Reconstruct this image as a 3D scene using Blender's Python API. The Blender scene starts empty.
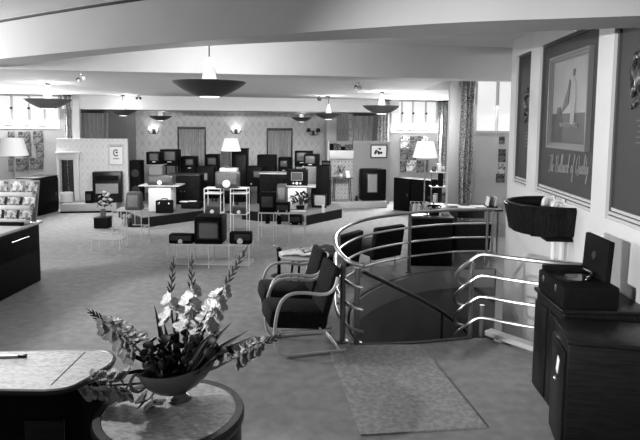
import bpy, bmesh, math, random
from mathutils import Vector, Matrix, Euler
random.seed(7)
PI = math.pi
SC = bpy.context.scene
COL = SC.collection
R = math.radians

# ------------------------------------------------------------------ camera
F, CX, CY, H = 560.0, 320.0, 174.0, 2.25
PITCH = math.atan(49.8/560); ROLL = 0.008; YAW = math.atan(20/560)
fw = Vector((-math.sin(YAW)*math.cos(PITCH), math.cos(YAW)*math.cos(PITCH), -math.sin(PITCH)))
rt = Vector((math.cos(YAW), math.sin(YAW), 0)); up = rt.cross(fw)
cR = rt*math.cos(ROLL)+up*math.sin(ROLL); cU = up*math.cos(ROLL)-rt*math.sin(ROLL)
cam = bpy.data.cameras.new('camera'); cob = bpy.data.objects.new('camera', cam); COL.objects.link(cob)
cam.sensor_fit = 'HORIZONTAL'; cam.sensor_width = 36; cam.lens = F/640*36
cam.shift_y = (CY-220)/640; cam.clip_start = .05; cam.clip_end = 200
m = Matrix((cR, cU, -fw)).transposed().to_4x4(); m.translation = (0, 0, H); cob.matrix_world = m
SC.camera = cob

def ray(x, y): return fw + cR*((x-CX)/F) - cU*((y-CY)/F)
def G(x, y, z=0.0):                     # point on a level plane
    d = ray(x, y); t = (z-H)/d.z; return Vector((d.x*t, d.y*t, z))
def Yp(x, y, Y):                        # point on the plane at distance Y
    d = ray(x, y); t = Y/d.y; return Vector((d.x*t, Y, H+d.z*t))
# the back of the shop stands 11 degrees off the camera's side wall
A = R(11); BU = Vector((math.cos(A), math.sin(A), 0)); BV = Vector((-math.sin(A), math.cos(A), 0)); B0 = Vector((-7.0, 14.2, 0))
def B(s, t, z=0.0): return B0 + BU*s + BV*t + Vector((0, 0, z))
def bs(x, y, t):                        # (s, z) where a line of sight meets the back frame's plane t
    d = ray(x, y); k = (B0.dot(BV)+t)/d.dot(BV); p = d*k; return (p-B0).dot(BU), H+p.z

# ------------------------------------------------------------------ materials
def mat(name, g, rough=.6, var=0.0, scale=8.0, metal=0.0, bump=0.0, emit=0.0, spec=.5, stretch=(1, 1, 1), g2=None, detail=4, contrast=(.35, .65)):
    M = bpy.data.materials.new(name); M.use_nodes = True; N = M.node_tree.nodes; L = M.node_tree.links
    b = N['Principled BSDF']; b.inputs['Base Color'].default_value = (g, g, g, 1); b.inputs['Roughness'].default_value = rough
    b.inputs['Metallic'].default_value = metal; b.inputs['Specular IOR Level'].default_value = spec
    if emit: b.inputs['Emission Color'].default_value = (1, 1, 1, 1); b.inputs['Emission Strength'].default_value = emit
    if var or g2 is not None or bump:
        tc = N.new('ShaderNodeTexCoord'); mp = N.new('ShaderNodeMapping'); L.new(tc.outputs['Object'], mp.inputs['Vector'])
        mp.inputs['Scale'].default_value = stretch
        nz = N.new('ShaderNodeTexNoise'); nz.inputs['Scale'].default_value = scale; nz.inputs['Detail'].default_value = detail
        L.new(mp.outputs['Vector'], nz.inputs['Vector'])
        rp = N.new('ShaderNodeValToRGB'); L.new(nz.outputs['Fac'], rp.inputs['Fac'])
        lo, hi = (g*(1-var), g*(1+var)) if g2 is None else (g, g2)
        rp.color_ramp.elements[0].position = contrast[0]; rp.color_ramp.elements[0].color = (lo, lo, lo, 1)
        rp.color_ramp.elements[1].position = contrast[1]; rp.color_ramp.elements[1].color = (hi, hi, hi, 1)
        L.new(rp.outputs['Color'], b.inputs['Base Color'])
        if bump:
            bp = N.new('ShaderNodeBump'); bp.inputs['Strength'].default_value = bump; bp.inputs['Distance'].default_value = .02
            L.new(nz.outputs['Fac'], bp.inputs['Height']); L.new(bp.outputs['Normal'], b.inputs['Normal'])
    return M

def math_node(N, L, op, a, b=None):
    n = N.new('ShaderNodeMath'); n.operation = op
    for i, v in enumerate((a, b)):
        if v is None: continue
        if isinstance(v, (int, float)): n.inputs[i].default_value = v
        else: L.new(v, n.inputs[i])
    return n.outputs[0]

def damask(name, g, g2, su, sv):        # pale paper with a darker ogee net and a small motif in each cell
    M = mat(name, g, .8); N = M.node_tree.nodes; L = M.node_tree.links
    tc = N.new('ShaderNodeTexCoord'); sp = N.new('ShaderNodeSeparateXYZ'); L.new(tc.outputs['Object'], sp.inputs[0])
    u = math_node(N, L, 'COSINE', math_node(N, L, 'MULTIPLY', sp.outputs[0], 2*PI/su))
    v = math_node(N, L, 'COSINE', math_node(N, L, 'MULTIPLY', sp.outputs[2], 2*PI/sv))
    s = math_node(N, L, 'ABSOLUTE', math_node(N, L, 'ADD', u, v))
    net = math_node(N, L, 'LESS_THAN', s, .22)
    motif = math_node(N, L, 'GREATER_THAN', s, 1.72)
    nz = N.new('ShaderNodeTexNoise'); nz.inputs['Scale'].default_value = 14; L.new(tc.outputs['Object'], nz.inputs['Vector'])
    f = math_node(N, L, 'MULTIPLY', math_node(N, L, 'MAXIMUM', net, motif), math_node(N, L, 'ADD', nz.outputs['Fac'], .3))
    mx = N.new('ShaderNodeMix'); mx.data_type = 'RGBA'; L.new(f, mx.inputs[0])
    mx.inputs[6].default_value = (g, g, g, 1); mx.inputs[7].default_value = (g2, g2, g2, 1)
    L.new(mx.outputs[2], N['Principled BSDF'].inputs['Base Color']); return M

def printed(name, lo, hi, scale):       # blotchy printed pattern (cretonne, photographs, leaflets)
    M = mat(name, lo, .7); N = M.node_tree.nodes; L = M.node_tree.links
    tc = N.new('ShaderNodeTexCoord'); vo = N.new('ShaderNodeTexVoronoi'); vo.inputs['Scale'].default_value = scale
    L.new(tc.outputs['Object'], vo.inputs['Vector'])
    nz = N.new('ShaderNodeTexNoise'); nz.inputs['Scale'].default_value = scale*.8; L.new(tc.outputs['Object'], nz.inputs['Vector'])
    sp = N.new('ShaderNodeSeparateColor'); L.new(vo.outputs['Color'], sp.inputs[0])
    f = math_node(N, L, 'MULTIPLY', math_node(N, L, 'ADD', sp.outputs[0], nz.outputs['Fac']), .62)
    rp = N.new('ShaderNodeValToRGB'); L.new(f, rp.inputs['Fac'])
    rp.color_ramp.elements[0].position = .35; rp.color_ramp.elements[0].color = (lo, lo, lo, 1)
    rp.color_ramp.elements[1].position = .75; rp.color_ramp.elements[1].color = (hi, hi, hi, 1)
    L.new(rp.outputs['Color'], N['Principled BSDF'].inputs['Base Color']); return M

M = dict(
 carpet=mat('carpet', .285, .95, .16, 9, spec=.1, detail=12, contrast=(.3, .7)),
 rug=mat('rug_pile', .33, .95, .2, 26, spec=.1, detail=12),
 wall=mat('cream_paint', .56, .7, .03, 3), wall_mid=mat('mid_paint', .5, .8, .03, 3), wall_grey=mat('grey_paint', .26, .8, .03, 3), wall_dim=mat('shaded_paint', .25, .8, .05, 3),  # wall_dim: shade on the alcove's left side wall put into its colour
 ceiling=mat('ceiling_paint', .8, .85, .03, 1.2), beam=mat('beam_paint', .44, .85, .03, 2), beam_far=mat('far_ceiling_paint', .70, .85, .02, 2),
 damask=damask('damask_paper', .62, .51, .44, .64), panel_paper=damask('light_paper', .66, .58, .26, .36),
 stand_paper=damask('figured_panel', .42, .24, .2, .22),
 board=mat('grey_board', .042, .55, .05, 2.0, spec=.3), board_edge=mat('dark_edge', .06, .5), white=mat('white_enamel', .62, .35), cream=mat('pale_wood', .5, .45, .06, 12, stretch=(1, 8, 1)),
 plinth=mat('plinth_paint', .33, .6, .05, 5), black=mat('black_cloth', .004, .8, .2, 20, spec=.1), dark=mat('dark_veneer', .005, .5, .35, 6, stretch=(1, 1, 12), spec=.05),
 walnut=mat('walnut', .009, .3, .3, 7, stretch=(1, 14, 14), spec=.2), walnut_up=mat('walnut_upright', .008, .32, .4, 6, stretch=(9, 9, .8), spec=.1), midwood=mat('mid_wood', .045, .35, .3, 7, stretch=(10, 1, 1)), dull=mat('dull_dark', .007, .65, .2, 9, spec=.05),
 platform=mat('platform_black', .007, .5, spec=.15), platform_top=mat('platform_carpet', .13, .9, .12, 12),
 screen=mat('screen_glass', .13, .35, .05, 3, spec=.3), screen_dark=mat('dark_screen_glass', .08, .1, spec=.8), screen_pale=mat('pale_screen', .3, .3),
 grille=mat('grille_cloth', .25, .8, .2, 60), grille_dark=mat('dark_grille', .03, .8, .25, 60), grille_grey=mat('grey_cloth', .11, .85, .2, 40),
 chrome=mat('chrome', .7, .22, metal=1), ivory=mat('ivory', .7, .4), wire=mat('white_wire', .72, .5), rail=mat('steel_tube', .42, .3, metal=1), post=mat('post_steel', .2, .35, metal=.6), lacquer=mat('pale_bentwood', .8, .3, .05, 9),
 uphol=mat('dark_upholstery', .013, .9, .3, 25, bump=.2, spec=.15), marble=mat('mottled_top', .17, .5, 0, 34, g2=.31, detail=14, contrast=(.38, .56), stretch=(1, 2.2, 1)),
 rim=mat('dark_rim', .02, .35, spec=.3), curtain=mat('plain_curtain', .40, .85, .08, 6), curtain_pale=mat('pale_curtain', .46, .85, .05, 6), cretonne=printed('cretonne', .02, .46, 55),
 photo=printed('photograph_print', .006, .14, 24), photo_pale=printed('pale_print', .06, .6, 22), leaf_print=printed('leaflet_print', .03, .45, 26),
 paper=mat('paper', .78, .7), shade=mat('lamp_shade', .7, .7, emit=.15), glow=mat('lit_glass', .9, .3, emit=2.5), pane=mat('day_pane', .2, .2, emit=.75), bowl=mat('bowl_metal', .085, .38, .05, 5, metal=.4), neck=mat('opal_glass', .8, .3, emit=.35),
 frame=mat('frame_moulding', .48, .35), sky=mat('poster_sky', .22, .5, .08, 3), sea=mat('poster_ground', .05, .5, .1, 5), relief=mat('relief_bronze', .012, .3, g2=.12, scale=30, var=.1, contrast=(.5, .7)),
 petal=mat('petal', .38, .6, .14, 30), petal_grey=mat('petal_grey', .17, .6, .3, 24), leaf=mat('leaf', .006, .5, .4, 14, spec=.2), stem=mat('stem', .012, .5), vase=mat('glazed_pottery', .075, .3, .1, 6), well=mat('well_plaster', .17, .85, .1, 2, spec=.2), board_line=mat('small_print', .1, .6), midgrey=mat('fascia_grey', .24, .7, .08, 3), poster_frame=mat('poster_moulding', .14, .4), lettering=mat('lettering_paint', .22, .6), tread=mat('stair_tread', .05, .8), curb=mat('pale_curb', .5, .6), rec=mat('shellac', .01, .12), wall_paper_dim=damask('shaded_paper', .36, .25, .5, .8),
)
# wall pane: emission only, daylight
# ------------------------------------------------------------------ mesh building
class MB:
    def __init__(s): s.bm = bmesh.new()
    def _v(s, vs, mtx=None):
        return [s.bm.verts.new(mtx @ Vector(v) if mtx else v) for v in vs]
    def box(s, c, d, bev=0.0, rot=None, taper=None):
        c = Vector(c); x, y, z = d[0]/2, d[1]/2, d[2]/2
        mx = Matrix.Translation(c) @ (Euler(rot).to_matrix().to_4x4() if rot else Matrix())
        k = taper or 1.0
        t = bmesh.new()
        v = [t.verts.new(mx @ Vector(p)) for p in ((-x,-y,-z),(x,-y,-z),(x,y,-z),(-x,y,-z),(-x*k,-y*k,z),(x*k,-y*k,z),(x*k,y*k,z),(-x*k,y*k,z))]
        for f in ((3,2,1,0),(4,5,6,7),(0,1,5,4),(1,2,6,5),(2,3,7,6),(3,0,4,7)): t.faces.new([v[i] for i in f])
        if bev: bmesh.ops.bevel(t, geom=t.edges[:], offset=min(bev, x*.9, y*.9, z*.9), segments=2, affect='EDGES', profile=.5)
        me = bpy.data.meshes.new('t'); t.to_mesh(me); t.free(); s.bm.from_mesh(me); bpy.data.meshes.remove(me); return s
    def lathe(s, prof, c=(0,0,0), n=24, sx=1, sy=1, mtx=None, cap=True):
        c = Vector(c); rings = []
        for r, z in prof:
            ring = []
            for i in range(n):
                a = 2*PI*i/n; p = Vector((r*math.cos(a)*sx, r*math.sin(a)*sy, z))
                if mtx: p = mtx @ p
                ring.append(s.bm.verts.new(p+c))
            rings.append(ring)
        for a, b in zip(rings, rings[1:]):
            for i in range(n): s.bm.faces.new((a[i], a[(i+1)%n], b[(i+1)%n], b[i]))
        if cap:
            if prof[0][0] > 1e-6: s.bm.faces.new(rings[0][::-1])
            if prof[-1][0] > 1e-6: s.bm.faces.new(rings[-1])
        return s
    def cyl(s, a, b, r, r2=None, n=14):
        return s.tube([a, b], [r, r if r2 is None else r2], n)
    def tube(s, pts, r, n=8, closed=False, flat=1.0):
        pts = [Vector(p) for p in pts]; k = len(pts); rings = []; ref = None
        for i, p in enumerate(pts):
            if closed: t = pts[(i+1)%k]-pts[i-1]
            else: t = pts[min(i+1,k-1)]-pts[max(i-1,0)]
            t = t.normalized() if t.length > 1e-9 else Vector((0,0,1))
            if ref is None:
                ref = Vector((0,0,1)) if abs(t.z) < .9 else Vector((1,0,0))
            ref = (ref - t*ref.dot(t)); ref = ref.normalized() if ref.length > 1e-6 else t.orthogonal().normalized()
            o = t.cross(ref); rr = r[i] if isinstance(r, (list, tuple)) else r
            rings.append([s.bm.verts.new(p + (ref*math.cos(2*PI*j/n) + o*math.sin(2*PI*j/n)*flat)*rr) for j in range(n)])
        seq = list(zip(rings, rings[1:])) + ([(rings[-1], rings[0])] if closed else [])
        for a, b in seq:
            for j in range(n): s.bm.faces.new((a[j], a[(j+1)%n], b[(j+1)%n], b[j]))
        if not closed: s.bm.faces.new(rings[0][::-1]); s.bm.faces.new(rings[-1])
        return s
    def prism(s, poly, z0, z1):
        a = [s.bm.verts.new((p[0], p[1], z0)) for p in poly]; b = [s.bm.verts.new((p[0], p[1], z1)) for p in poly]; n = len(poly)
        s.bm.faces.new(a[::-1]); s.bm.faces.new(b)
        for i in range(n): s.bm.faces.new((a[i], a[(i+1)%n], b[(i+1)%n], b[i]))
        return s
    def ball(s, c, r, sc=(1,1,1), rot=None, sub=2):
        mx = Matrix.Translation(Vector(c)) @ (Euler(rot).to_matrix().to_4x4() if rot else Matrix()) @ Matrix.Diagonal((r*sc[0], r*sc[1], r*sc[2], 1))
        bmesh.ops.create_icosphere(s.bm, subdivisions=sub, radius=1, matrix=mx); return s
    def sheet(s, fn, nu, nv, th=0.0):   # a surface patch fn(u, v), optionally thickened along its normal
        g = [[Vector(fn(i/nu, j/nv)) for j in range(nv+1)] for i in range(nu+1)]
        top = [[s.bm.verts.new(p) for p in row] for row in g]
        for i in range(nu):
            for j in range(nv): s.bm.faces.new((top[i][j], top[i+1][j], top[i+1][j+1], top[i][j+1]))
        if th:
            bot = []
            for i in range(nu+1):
                row = []
                for j in range(nv+1):
                    du = g[min(i+1,nu)][j]-g[max(i-1,0)][j]; dv = g[i][min(j+1,nv)]-g[i][max(j-1,0)]
                    nn = du.cross(dv); nn = nn.normalized() if nn.length > 1e-9 else Vector((0,0,1))
                    row.append(s.bm.verts.new(g[i][j]-nn*th))
                bot.append(row)
            for i in range(nu):
                for j in range(nv): s.bm.faces.new((bot[i][j+1], bot[i+1][j+1], bot[i+1][j], bot[i][j]))
            edge = [(i,0) for i in range(nu)]+[(nu,j) for j in range(nv)]+[(i,nv) for i in range(nu,0,-1)]+[(0,j) for j in range(nv,0,-1)]
            for a, b in zip(edge, edge[1:]+edge[:1]):
                s.bm.faces.new((top[a[0]][a[1]], bot[a[0]][a[1]], bot[b[0]][b[1]], top[b[0]][b[1]]))
        return s
    def build(s, name, material, parent=None, smooth=True, loc=None, rz=0, rot=None):
        bmesh.ops.recalc_face_normals(s.bm, faces=s.bm.faces[:])
        me = bpy.data.meshes.new(name); s.bm.to_mesh(me); s.bm.free()
        me.materials.append(M[material] if isinstance(material, str) else material)
        if smooth: me.shade_smooth(); me.set_sharp_from_angle(angle=R(35))
        o = bpy.data.objects.new(name, me); COL.objects.link(o)
        if parent: o.parent = parent
        if loc is not None: o.location = loc
        if rot: o.rotation_euler = rot
        elif rz: o.rotation_euler = (0, 0, rz)
        return o

def tag(o, label, cat, group=None, kind=None):
    o['label'] = label; o['category'] = cat
    if group: o['group'] = group
    if kind: o['kind'] = kind
    return o
def thing(name, label, cat, loc=(0,0,0), rz=0, group=None):
    o = bpy.data.objects.new(name, None); COL.objects.link(o); o.location = loc; o.rotation_euler = (0,0,rz); o.empty_display_size = .1
    return tag(o, label, cat, group)
def struct(mb, name, material, label, parent=None, **k):
    o = mb.build(name, material, parent, **k); 
    if not parent: o['kind'] = 'structure'; o['label'] = label
    return o
def copy_tree(o, parent=None):
    c = o.copy(); COL.objects.link(c)
    if parent: c.parent = parent
    for ch in list(o.children): copy_tree(ch, c)
    return c
def spline(pts, n=8, closed=False):
    P = [Vector(p) for p in pts]; out = []; k = len(P)
    for i in range(k if closed else k-1):
        g = (lambda j: P[j % k]) if closed else (lambda j: P[max(0, min(k-1, j))])
        a, b, c, d = g(i-1), g(i), g(i+1), g(i+2)
        for q in range(n):
            t = q/n; out.append(.5*((2*b)+(c-a)*t+(2*a-5*b+4*c-d)*t*t+(3*b-a-3*c+d)*t**3))
    if not closed: out.append(P[-1])
    return out

# ================================================================== SETTING
# stairwell outline on the floor
well_back = [(.16,5.60),(.07,5.95),(.06,6.5),(.14,7.0),(.30,7.40),(.50,7.74),(.75,8.05),(1.12,8.42),(1.5,8.63),(1.98,8.78),(2.48,8.80)]
well = well_back[:]
well += [(2.49,8.3),(2.40,5.20)]
curb_line = [(2.40,5.20),(2.16,5.27),(1.95,5.42),(1.76,5.62),(1.57,5.84)]
well += curb_line[1:]+[(1.40,5.83),(.75,5.65)]
# floor: outer rectangle with the well cut out (bridge at the left front)
outer = [(-10,-1.5),(5,-1.5),(5,20),(-10,20)]
fb = bmesh.new()
vo = [fb.verts.new((p[0],p[1],0)) for p in outer]; vi = [fb.verts.new((p[0],p[1],0)) for p in well]
eds = [fb.edges.new((l[i], l[(i+1)%len(l)])) for l in (vo, vi) for i in range(len(l))]
bmesh.ops.triangle_fill(fb, edges=eds, use_beauty=True)
mbx = MB(); mbx.bm.free(); mbx.bm = fb
bmesh.ops.recalc_face_normals(fb, faces=fb.faces[:])
struct(mbx, 'floor', 'carpet', 'mottled grey fitted carpet of the showroom', smooth=False)
# inside of the well, stairs going down
mb = MB()
wl = [Vector((x,y,0)) for x,y in well_back]; wl = spline(wl, 4)
mb.sheet(lambda u,v: wl[round(u*(len(wl)-1))]+Vector((0,0,-2.7*v-.001)), len(wl)-1, 3, .05)
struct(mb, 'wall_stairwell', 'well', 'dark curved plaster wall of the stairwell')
mb = MB(); mb.box((1.2,7,-2.75),(3.2,4.2,.08)); struct(mb, 'floor_stairwell', 'tread', 'dark floor at the foot of the stairwell')
mb = MB()
for k in range(14):
    a0 = k*.28; mb.box((1.0+.06*k, 5.62+a0+.3, -.17*(k+1)-.09), (1.55, .3, .18), .01, rot=(0,0,.26))
struct(mb, 'stairs', 'tread', 'dark carpeted stairs going down into the well')
mb = MB()
mb.sheet(lambda u,v: wl[round(u*(len(wl)-1))]+(Vector((1.6,6.8,0))-wl[round(u*(len(wl)-1))]).normalized()*.085+Vector((0,0,-.28*v-.004)), len(wl)-1, 1, .02)
struct(mb, 'trim_14', 'midgrey', 'grey fascia round the top of the stairwell')
# pale curb along the right of the well and nosing along the front
mb = MB(); cl = spline([Vector((x,y,0)) for x,y in curb_line], 5)
def nrm(i):
    a = cl[max(0,i-1)]; b = cl[min(len(cl)-1,i+1)]; t = (b-a).normalized(); return Vector((t.y,-t.x,0))
mb.sheet(lambda u,v: cl[round(u*(len(cl)-1))]-nrm(round(u*(len(cl)-1)))*(.11*v-.02)*-1+Vector((0,0,.035)), len(cl)-1, 1, .05)
struct(mb, 'trim_1', 'curb', 'pale curved curb at the right of the stair opening')
mb = MB(); mb.tube([(.16,5.56,.006),(.75,5.63,.006),(1.42,5.82,.006)], .02, 6); struct(mb, 'trim_2', 'post', 'metal nosing at the head of the stairs')

# right wall with three recessed panels
WA = math.atan(.0327)
def W(y, off, z): return Vector((2.35+(y-4.41)*.0327-off, y, z))
wr = lambda mb, y0, y1, z0, z1, o0, o1: mb.box(W((y0+y1)/2, (o0+o1)/2, (z0+z1)/2), (abs(o1-o0), (y1-y0), z1-z0), 0, rot=(0,0,-WA))
mb = MB()
wr(mb, 2.2, 8.34, -2.7, 3.5, -.22, -.06)
wr(mb, 2.2, 8.34, -2.7, 1.44, -.06, 0); wr(mb, 2.2, 8.34, 3.22, 3.5, -.06, 0)
for a, b in ((8.08,8.34),(7.05,7.42),(5.04,5.36),(2.2,2.5)): wr(mb, a, b, 1.44, 3.22, -.06, 0)
struct(mb, 'wall_right', 'wall', 'cream wall framing three tall grey panels')
pn = 0
for i, (a, b) in enumerate(((7.42,8.08),(5.36,7.05),(2.5,5.04))):
    mb = MB(); wr(mb, a, b, 1.44, 3.22, -.062, -.05)
    t = struct(mb, f'trim_{3+i}', 'board', ('narrow grey wall panel farthest from the camera','wide grey wall panel behind the framed picture','grey wall panel at the right edge')[i])
    mb = MB()
    for k in range(3): wr(mb, a+.012, b-.012, 1.44+.035*k, 1.466+.035*k, -.05, -.012-.012*k)
    mb.build('sill', 'frame', t)
    mb = MB(); wr(mb, a, a+.03, 1.44, 3.22, -.05, -.03); wr(mb, b-.03, b, 1.44, 3.22, -.05, -.03); wr(mb, a+.03, b-.03, 3.19, 3.22, -.05, -.03)
    mb.build('edging', 'board_edge', t)

# back frame helper: box in (s, t, z)
def bb(mb, s0, s1, t0, t1, z0, z1, bev=0):
    return mb.box(B((s0+s1)/2, (t0+t1)/2, (z0+z1)/2), (s1-s0, t1-t0, z1-z0), bev, rot=(0,0,A))
def bput(mb, name, material, parent=None, **k):    # rebuild verts around the back frame so object space follows the wall
    inv = (Matrix.Translation(B0) @ Matrix.Rotation(A, 4, 'Z')).inverted()
    bmesh.ops.transform(mb.bm, matrix=inv, verts=mb.bm.verts[:])
    o = mb.build(name, material, parent, **k); o.location = B0; o.rotation_euler = (0,0,A); return o
TW = .55     # plane of the window walls
sL0, sL1 = -2.6, bs(60,110,TW)[0]
sR0, sR1 = bs(391,110,TW)[0], bs(438,110,TW)[0]
ZT = 2.97; ZS = bs(30,128.7,TW)[1]; ZSR = bs(415,133,TW)[1]
sA0, sA1 = bs(75,110,TW)[0], bs(388,112,TW)[0]
mb = MB(); bb(mb, sL0, sL1, TW, TW+.2, 0, ZS); bb(mb, sL1, sA0-.02, TW, TW+.2, 0, ZT)
o = bput(mb, 'wall_left', 'wall_grey'); o['kind'] = 'structure'; o['label'] = 'grey wall under the left window'
mb = MB(); bb(mb, sR0, sR1, TW, TW+.2, 0, ZSR); bb(mb, sA1, sR0, TW, TW+.2, 0, ZT); bb(mb, sR1, sR1+1.6, TW, TW+.2, 0, ZT)
o = bput(mb, 'wall_far_right', 'wall_grey'); o['kind'] = 'structure'; o['label'] = 'grey wall under the far right window'
def window(n, label, s0, s1, z0, z1, t, cuts, group=None):
    mb = MB(); bb(mb, s0, s1, t+.10, t+.13, z0, z1); o = bput(mb, f'window_{n}', 'pane'); o['kind'] = 'structure'; o['label'] = label
    inv = o
    mb = MB(); w = .035
    for s in cuts: mb.box((s, t+.06, (z0+z1)/2), (w, .07, z1-z0))
    mb.box(((s0+s1)/2, t+.05, z0+.02), (s1-s0, .12, .05)); mb.box(((s0+s1)/2, t+.06, z1-.02), (s1-s0, .07, .05))
    mb.build('window_frame', 'frame', o)
    if n == 3: return o
    mb = MB()
    for s in cuts[1:-1]: mb.ball((s, t+.01, z0+(z1-z0)*.6), .035); mb.box((s-.05, t+.0, z0+.07), (.22, .03, .03))
    mb.build('window_catch', 'rim', o)
    return o
window(1, 'bright daylight window at the far left', sL0, sL1, ZS, ZT, TW, [sL0+.02]+[bs(x,110,TW)[0] for x in (-16,11,28.5,44,58.5)])
window(2, 'bright daylight window at the far right', sR0, sR1, ZSR, ZT, TW, [bs(x,110,TW)[0] for x in (391.5,402.5,413.5,426.5,437.5)])
# near right bay
TN = -4.75
n0, n1 = bs(476,110,TN)[0], bs(508,110,TN)[0]+.6
ZN0 = bs(490,133,TN)[1]; ZN1 = 3.30
mb = MB(); bb(mb, n0, n1, TN, TN+.18, 0, ZN0); bb(mb, n0, n1, TN, TN+.18, ZN1, 3.54)
o = bput(mb, 'wall_near_right', 'wall_mid'); o['kind'] = 'structure'; o['label'] = 'grey wall behind the desk'
window(3, 'bright window behind the desk', n0, n1, ZN0, ZN1, TN, [n0+.02, bs(498.5,110,TN)[0], n1-.02])
q0, q1 = bs(447.5,110,TN)[0], n0
mb = MB(); bb(mb, q0+.05, q1, TN, TN+.1, 0, 3.54); o = bput(mb, 'wall_pier', 'wall'); o['kind'] = 'structure'; o['label'] = 'white pier behind the patterned curtain'

# alcove
T2 = 3.4; ZA = 2.6
a0, a1 = bs(136,140,T2)[0], bs(327,140,T2)[0]
mb = MB(); bb(mb, a0-.1, a1+.1, T2, T2+.15, 0, ZA); o = bput(mb, 'wall_back', 'damask'); o['kind'] = 'structure'; o['label'] = 'back wall in figured damask paper'
cL0, cL1 = bs(81,140,1.5)[0], bs(108.5,140,1.5)[0]; cR0, cR1 = bs(349,140,1.5)[0], bs(374,140,1.5)[0]
def wallstrip(name, material, s0, t0, s1, t1, z0, z1, label):
    p, q = Vector((s0,t0,0)), Vector((s1,t1,0)); d = (q-p); L = d.length; ang = math.atan2(d.y, d.x)
    mb = MB(); mb.box((0,.06,(z0+z1)/2), (L,.12,z1-z0)); o = mb.build(name, material)
    mid = (p+q)/2; o.location = B(mid.x, mid.y, 0); o.rotation_euler = (0,0,A+ang); o['kind'] = 'structure'; o['label'] = label
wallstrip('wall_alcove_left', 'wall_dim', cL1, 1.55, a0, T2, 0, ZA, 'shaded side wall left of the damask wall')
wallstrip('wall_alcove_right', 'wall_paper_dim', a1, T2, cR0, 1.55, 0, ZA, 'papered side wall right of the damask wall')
mb = MB(); bb(mb, cL0-.9, cL1, 1.75, 1.85, 0, ZA); bb(mb, cR0, cR1+1.0, 1.75, 1.85, 0, ZA)
o = bput(mb, 'wall_curtain_recess', 'wall_grey'); o['kind'] = 'structure'; o['label'] = 'plain wall behind the alcove curtains'
mb = MB(); bb(mb, sA0-.3, sA1+.3, TW-.1, TW+.1, ZA, ZT+.0); o = bput(mb, 'trim_7', 'beam_far'); o['kind'] = 'structure'; o['label'] = 'pale fascia over the alcove opening'
mb = MB(); bb(mb, sA0-.3, sA1+.3, TW+.1, T2+.2, ZA, ZA+.1); o = bput(mb, 'ceiling_alcove', 'ceiling'); o['kind'] = 'structure'; o['label'] = 'lower ceiling of the alcove'
mb = MB(); s_, _ = bs(330.5,130,TW+2.2)[0], 0; bb(mb, s_-.16, s_+.16, TW+2.0, TW+2.3, 0, ZA); o = bput(mb, 'trim_8', 'wall'); o['kind'] = 'structure'; o['label'] = 'pale pilaster right of the damask wall'
mb = MB(); s_ = bs(77,120,TW-.05)[0]; bb(mb, s_-.1, s_+.09, TW-.16, TW, 0, ZT); o = bput(mb, 'trim_9', 'wall'); o['kind'] = 'structure'; o['label'] = 'pale pilaster beside the left patterned curtain'

# ceilings and beams
def beam2(x): return 7.62+(x+4.68)*.194
mb = MB()
low = [(-9.5,beam2(-9.5)),(4.2,beam2(4.2))]
e0, e1 = B(9.6+2.4,TW+.25), B(-2.8,TW+.25)
mb.prism([low[0], low[1], (4.2,beam2(4.2)+.4), (1.7,beam2(1.7)+.4), (1.7,11.75), (4.2,11.75), (e0.x,e0.y), (e1.x,e1.y)], ZT, ZT+.55)
struct(mb, 'ceiling_far', 'beam_far', 'pale lower ceiling of the far half of the showroom', smooth=False)
mb = MB(); mb.prism([(1.6,beam2(1.7)+.3),(4.2,beam2(4.2)+.3),(4.2,11.85),(1.6,11.85)], 3.53, 3.6); struct(mb, 'ceiling_bay', 'ceiling', 'higher ceiling over the desk bay', smooth=False)
mb = MB(); mb.prism([(-9.5,2.0),(4.2,2.0),(4.2,beam2(4.2)+.3),(-9.5,beam2(-9.5)+.3)], 3.47, 3.55)
struct(mb, 'ceiling', 'ceiling', 'pale plaster ceiling between the beams', smooth=False)
near = spline([(-5.2,7.42,0),(-4.0,6.62,0),(-1.8,5.40,0),(.44,4.36,0),(1.72,4.02,0),(2.6,3.86,0)], 8)
far = spline([(-5.9,8.5,0),(-4.75,7.7,0),(-1.85,5.75,0),(.5,4.92,0),(1.93,4.50,0),(2.6,4.36,0)], 8)
mb = MB(); mb.prism([(p.x,p.y) for p in near]+[(p.x,p.y) for p in far[::-1]], 3.0, 3.48)
struct(mb, 'trim_10', 'beam', 'grey beam crossing the ceiling overhead')
mb = MB(); mb.tube([p+Vector((.0,-.0,3.44)) for p in near], .016, 6); struct(mb, 'trim_11', 'rim', 'dark line along the top of the overhead beam')

# ================================================================== CURTAINS
def curtain(name, label, s0, s1, t, z0, z1, material, folds, depth=.07, group=None, rail=True):
    c = B((s0+s1)/2, t, 0); w = s1-s0
    r = thing(name, label, 'curtain', (c.x, c.y, z0), A, group)
    mb = MB(); mb.sheet(lambda u,v: ((u-.5)*w+.012*math.sin(9*v+u*5), depth*math.sin(u*folds*2*PI+.6*math.sin(v*3))*(.6+.4*v)+.014*math.sin(u*folds*5), v*(z1-z0)), folds*10, 10, .012)
    mb.build('curtain_cloth', material, r)
    if rail:
        mb = MB(); mb.cyl((-w/2-.03,0,z1-z0+.015),(w/2+.03,0,z1-z0+.015), .015); mb.build('curtain_rail', 'rim', r)
    return r
curtain('plain_curtain', 'grey pleated curtain left of the damask wall, above the fireplace partition', cL0, cL1, 1.6, .02, 2.52, 'curtain_pale', 6)
curtain('plain_curtain', 'grey pleated curtain above the right papered partition with the framed picture', cR0, cR1, 1.6, .02, 2.52, 'curtain', 5)
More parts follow.
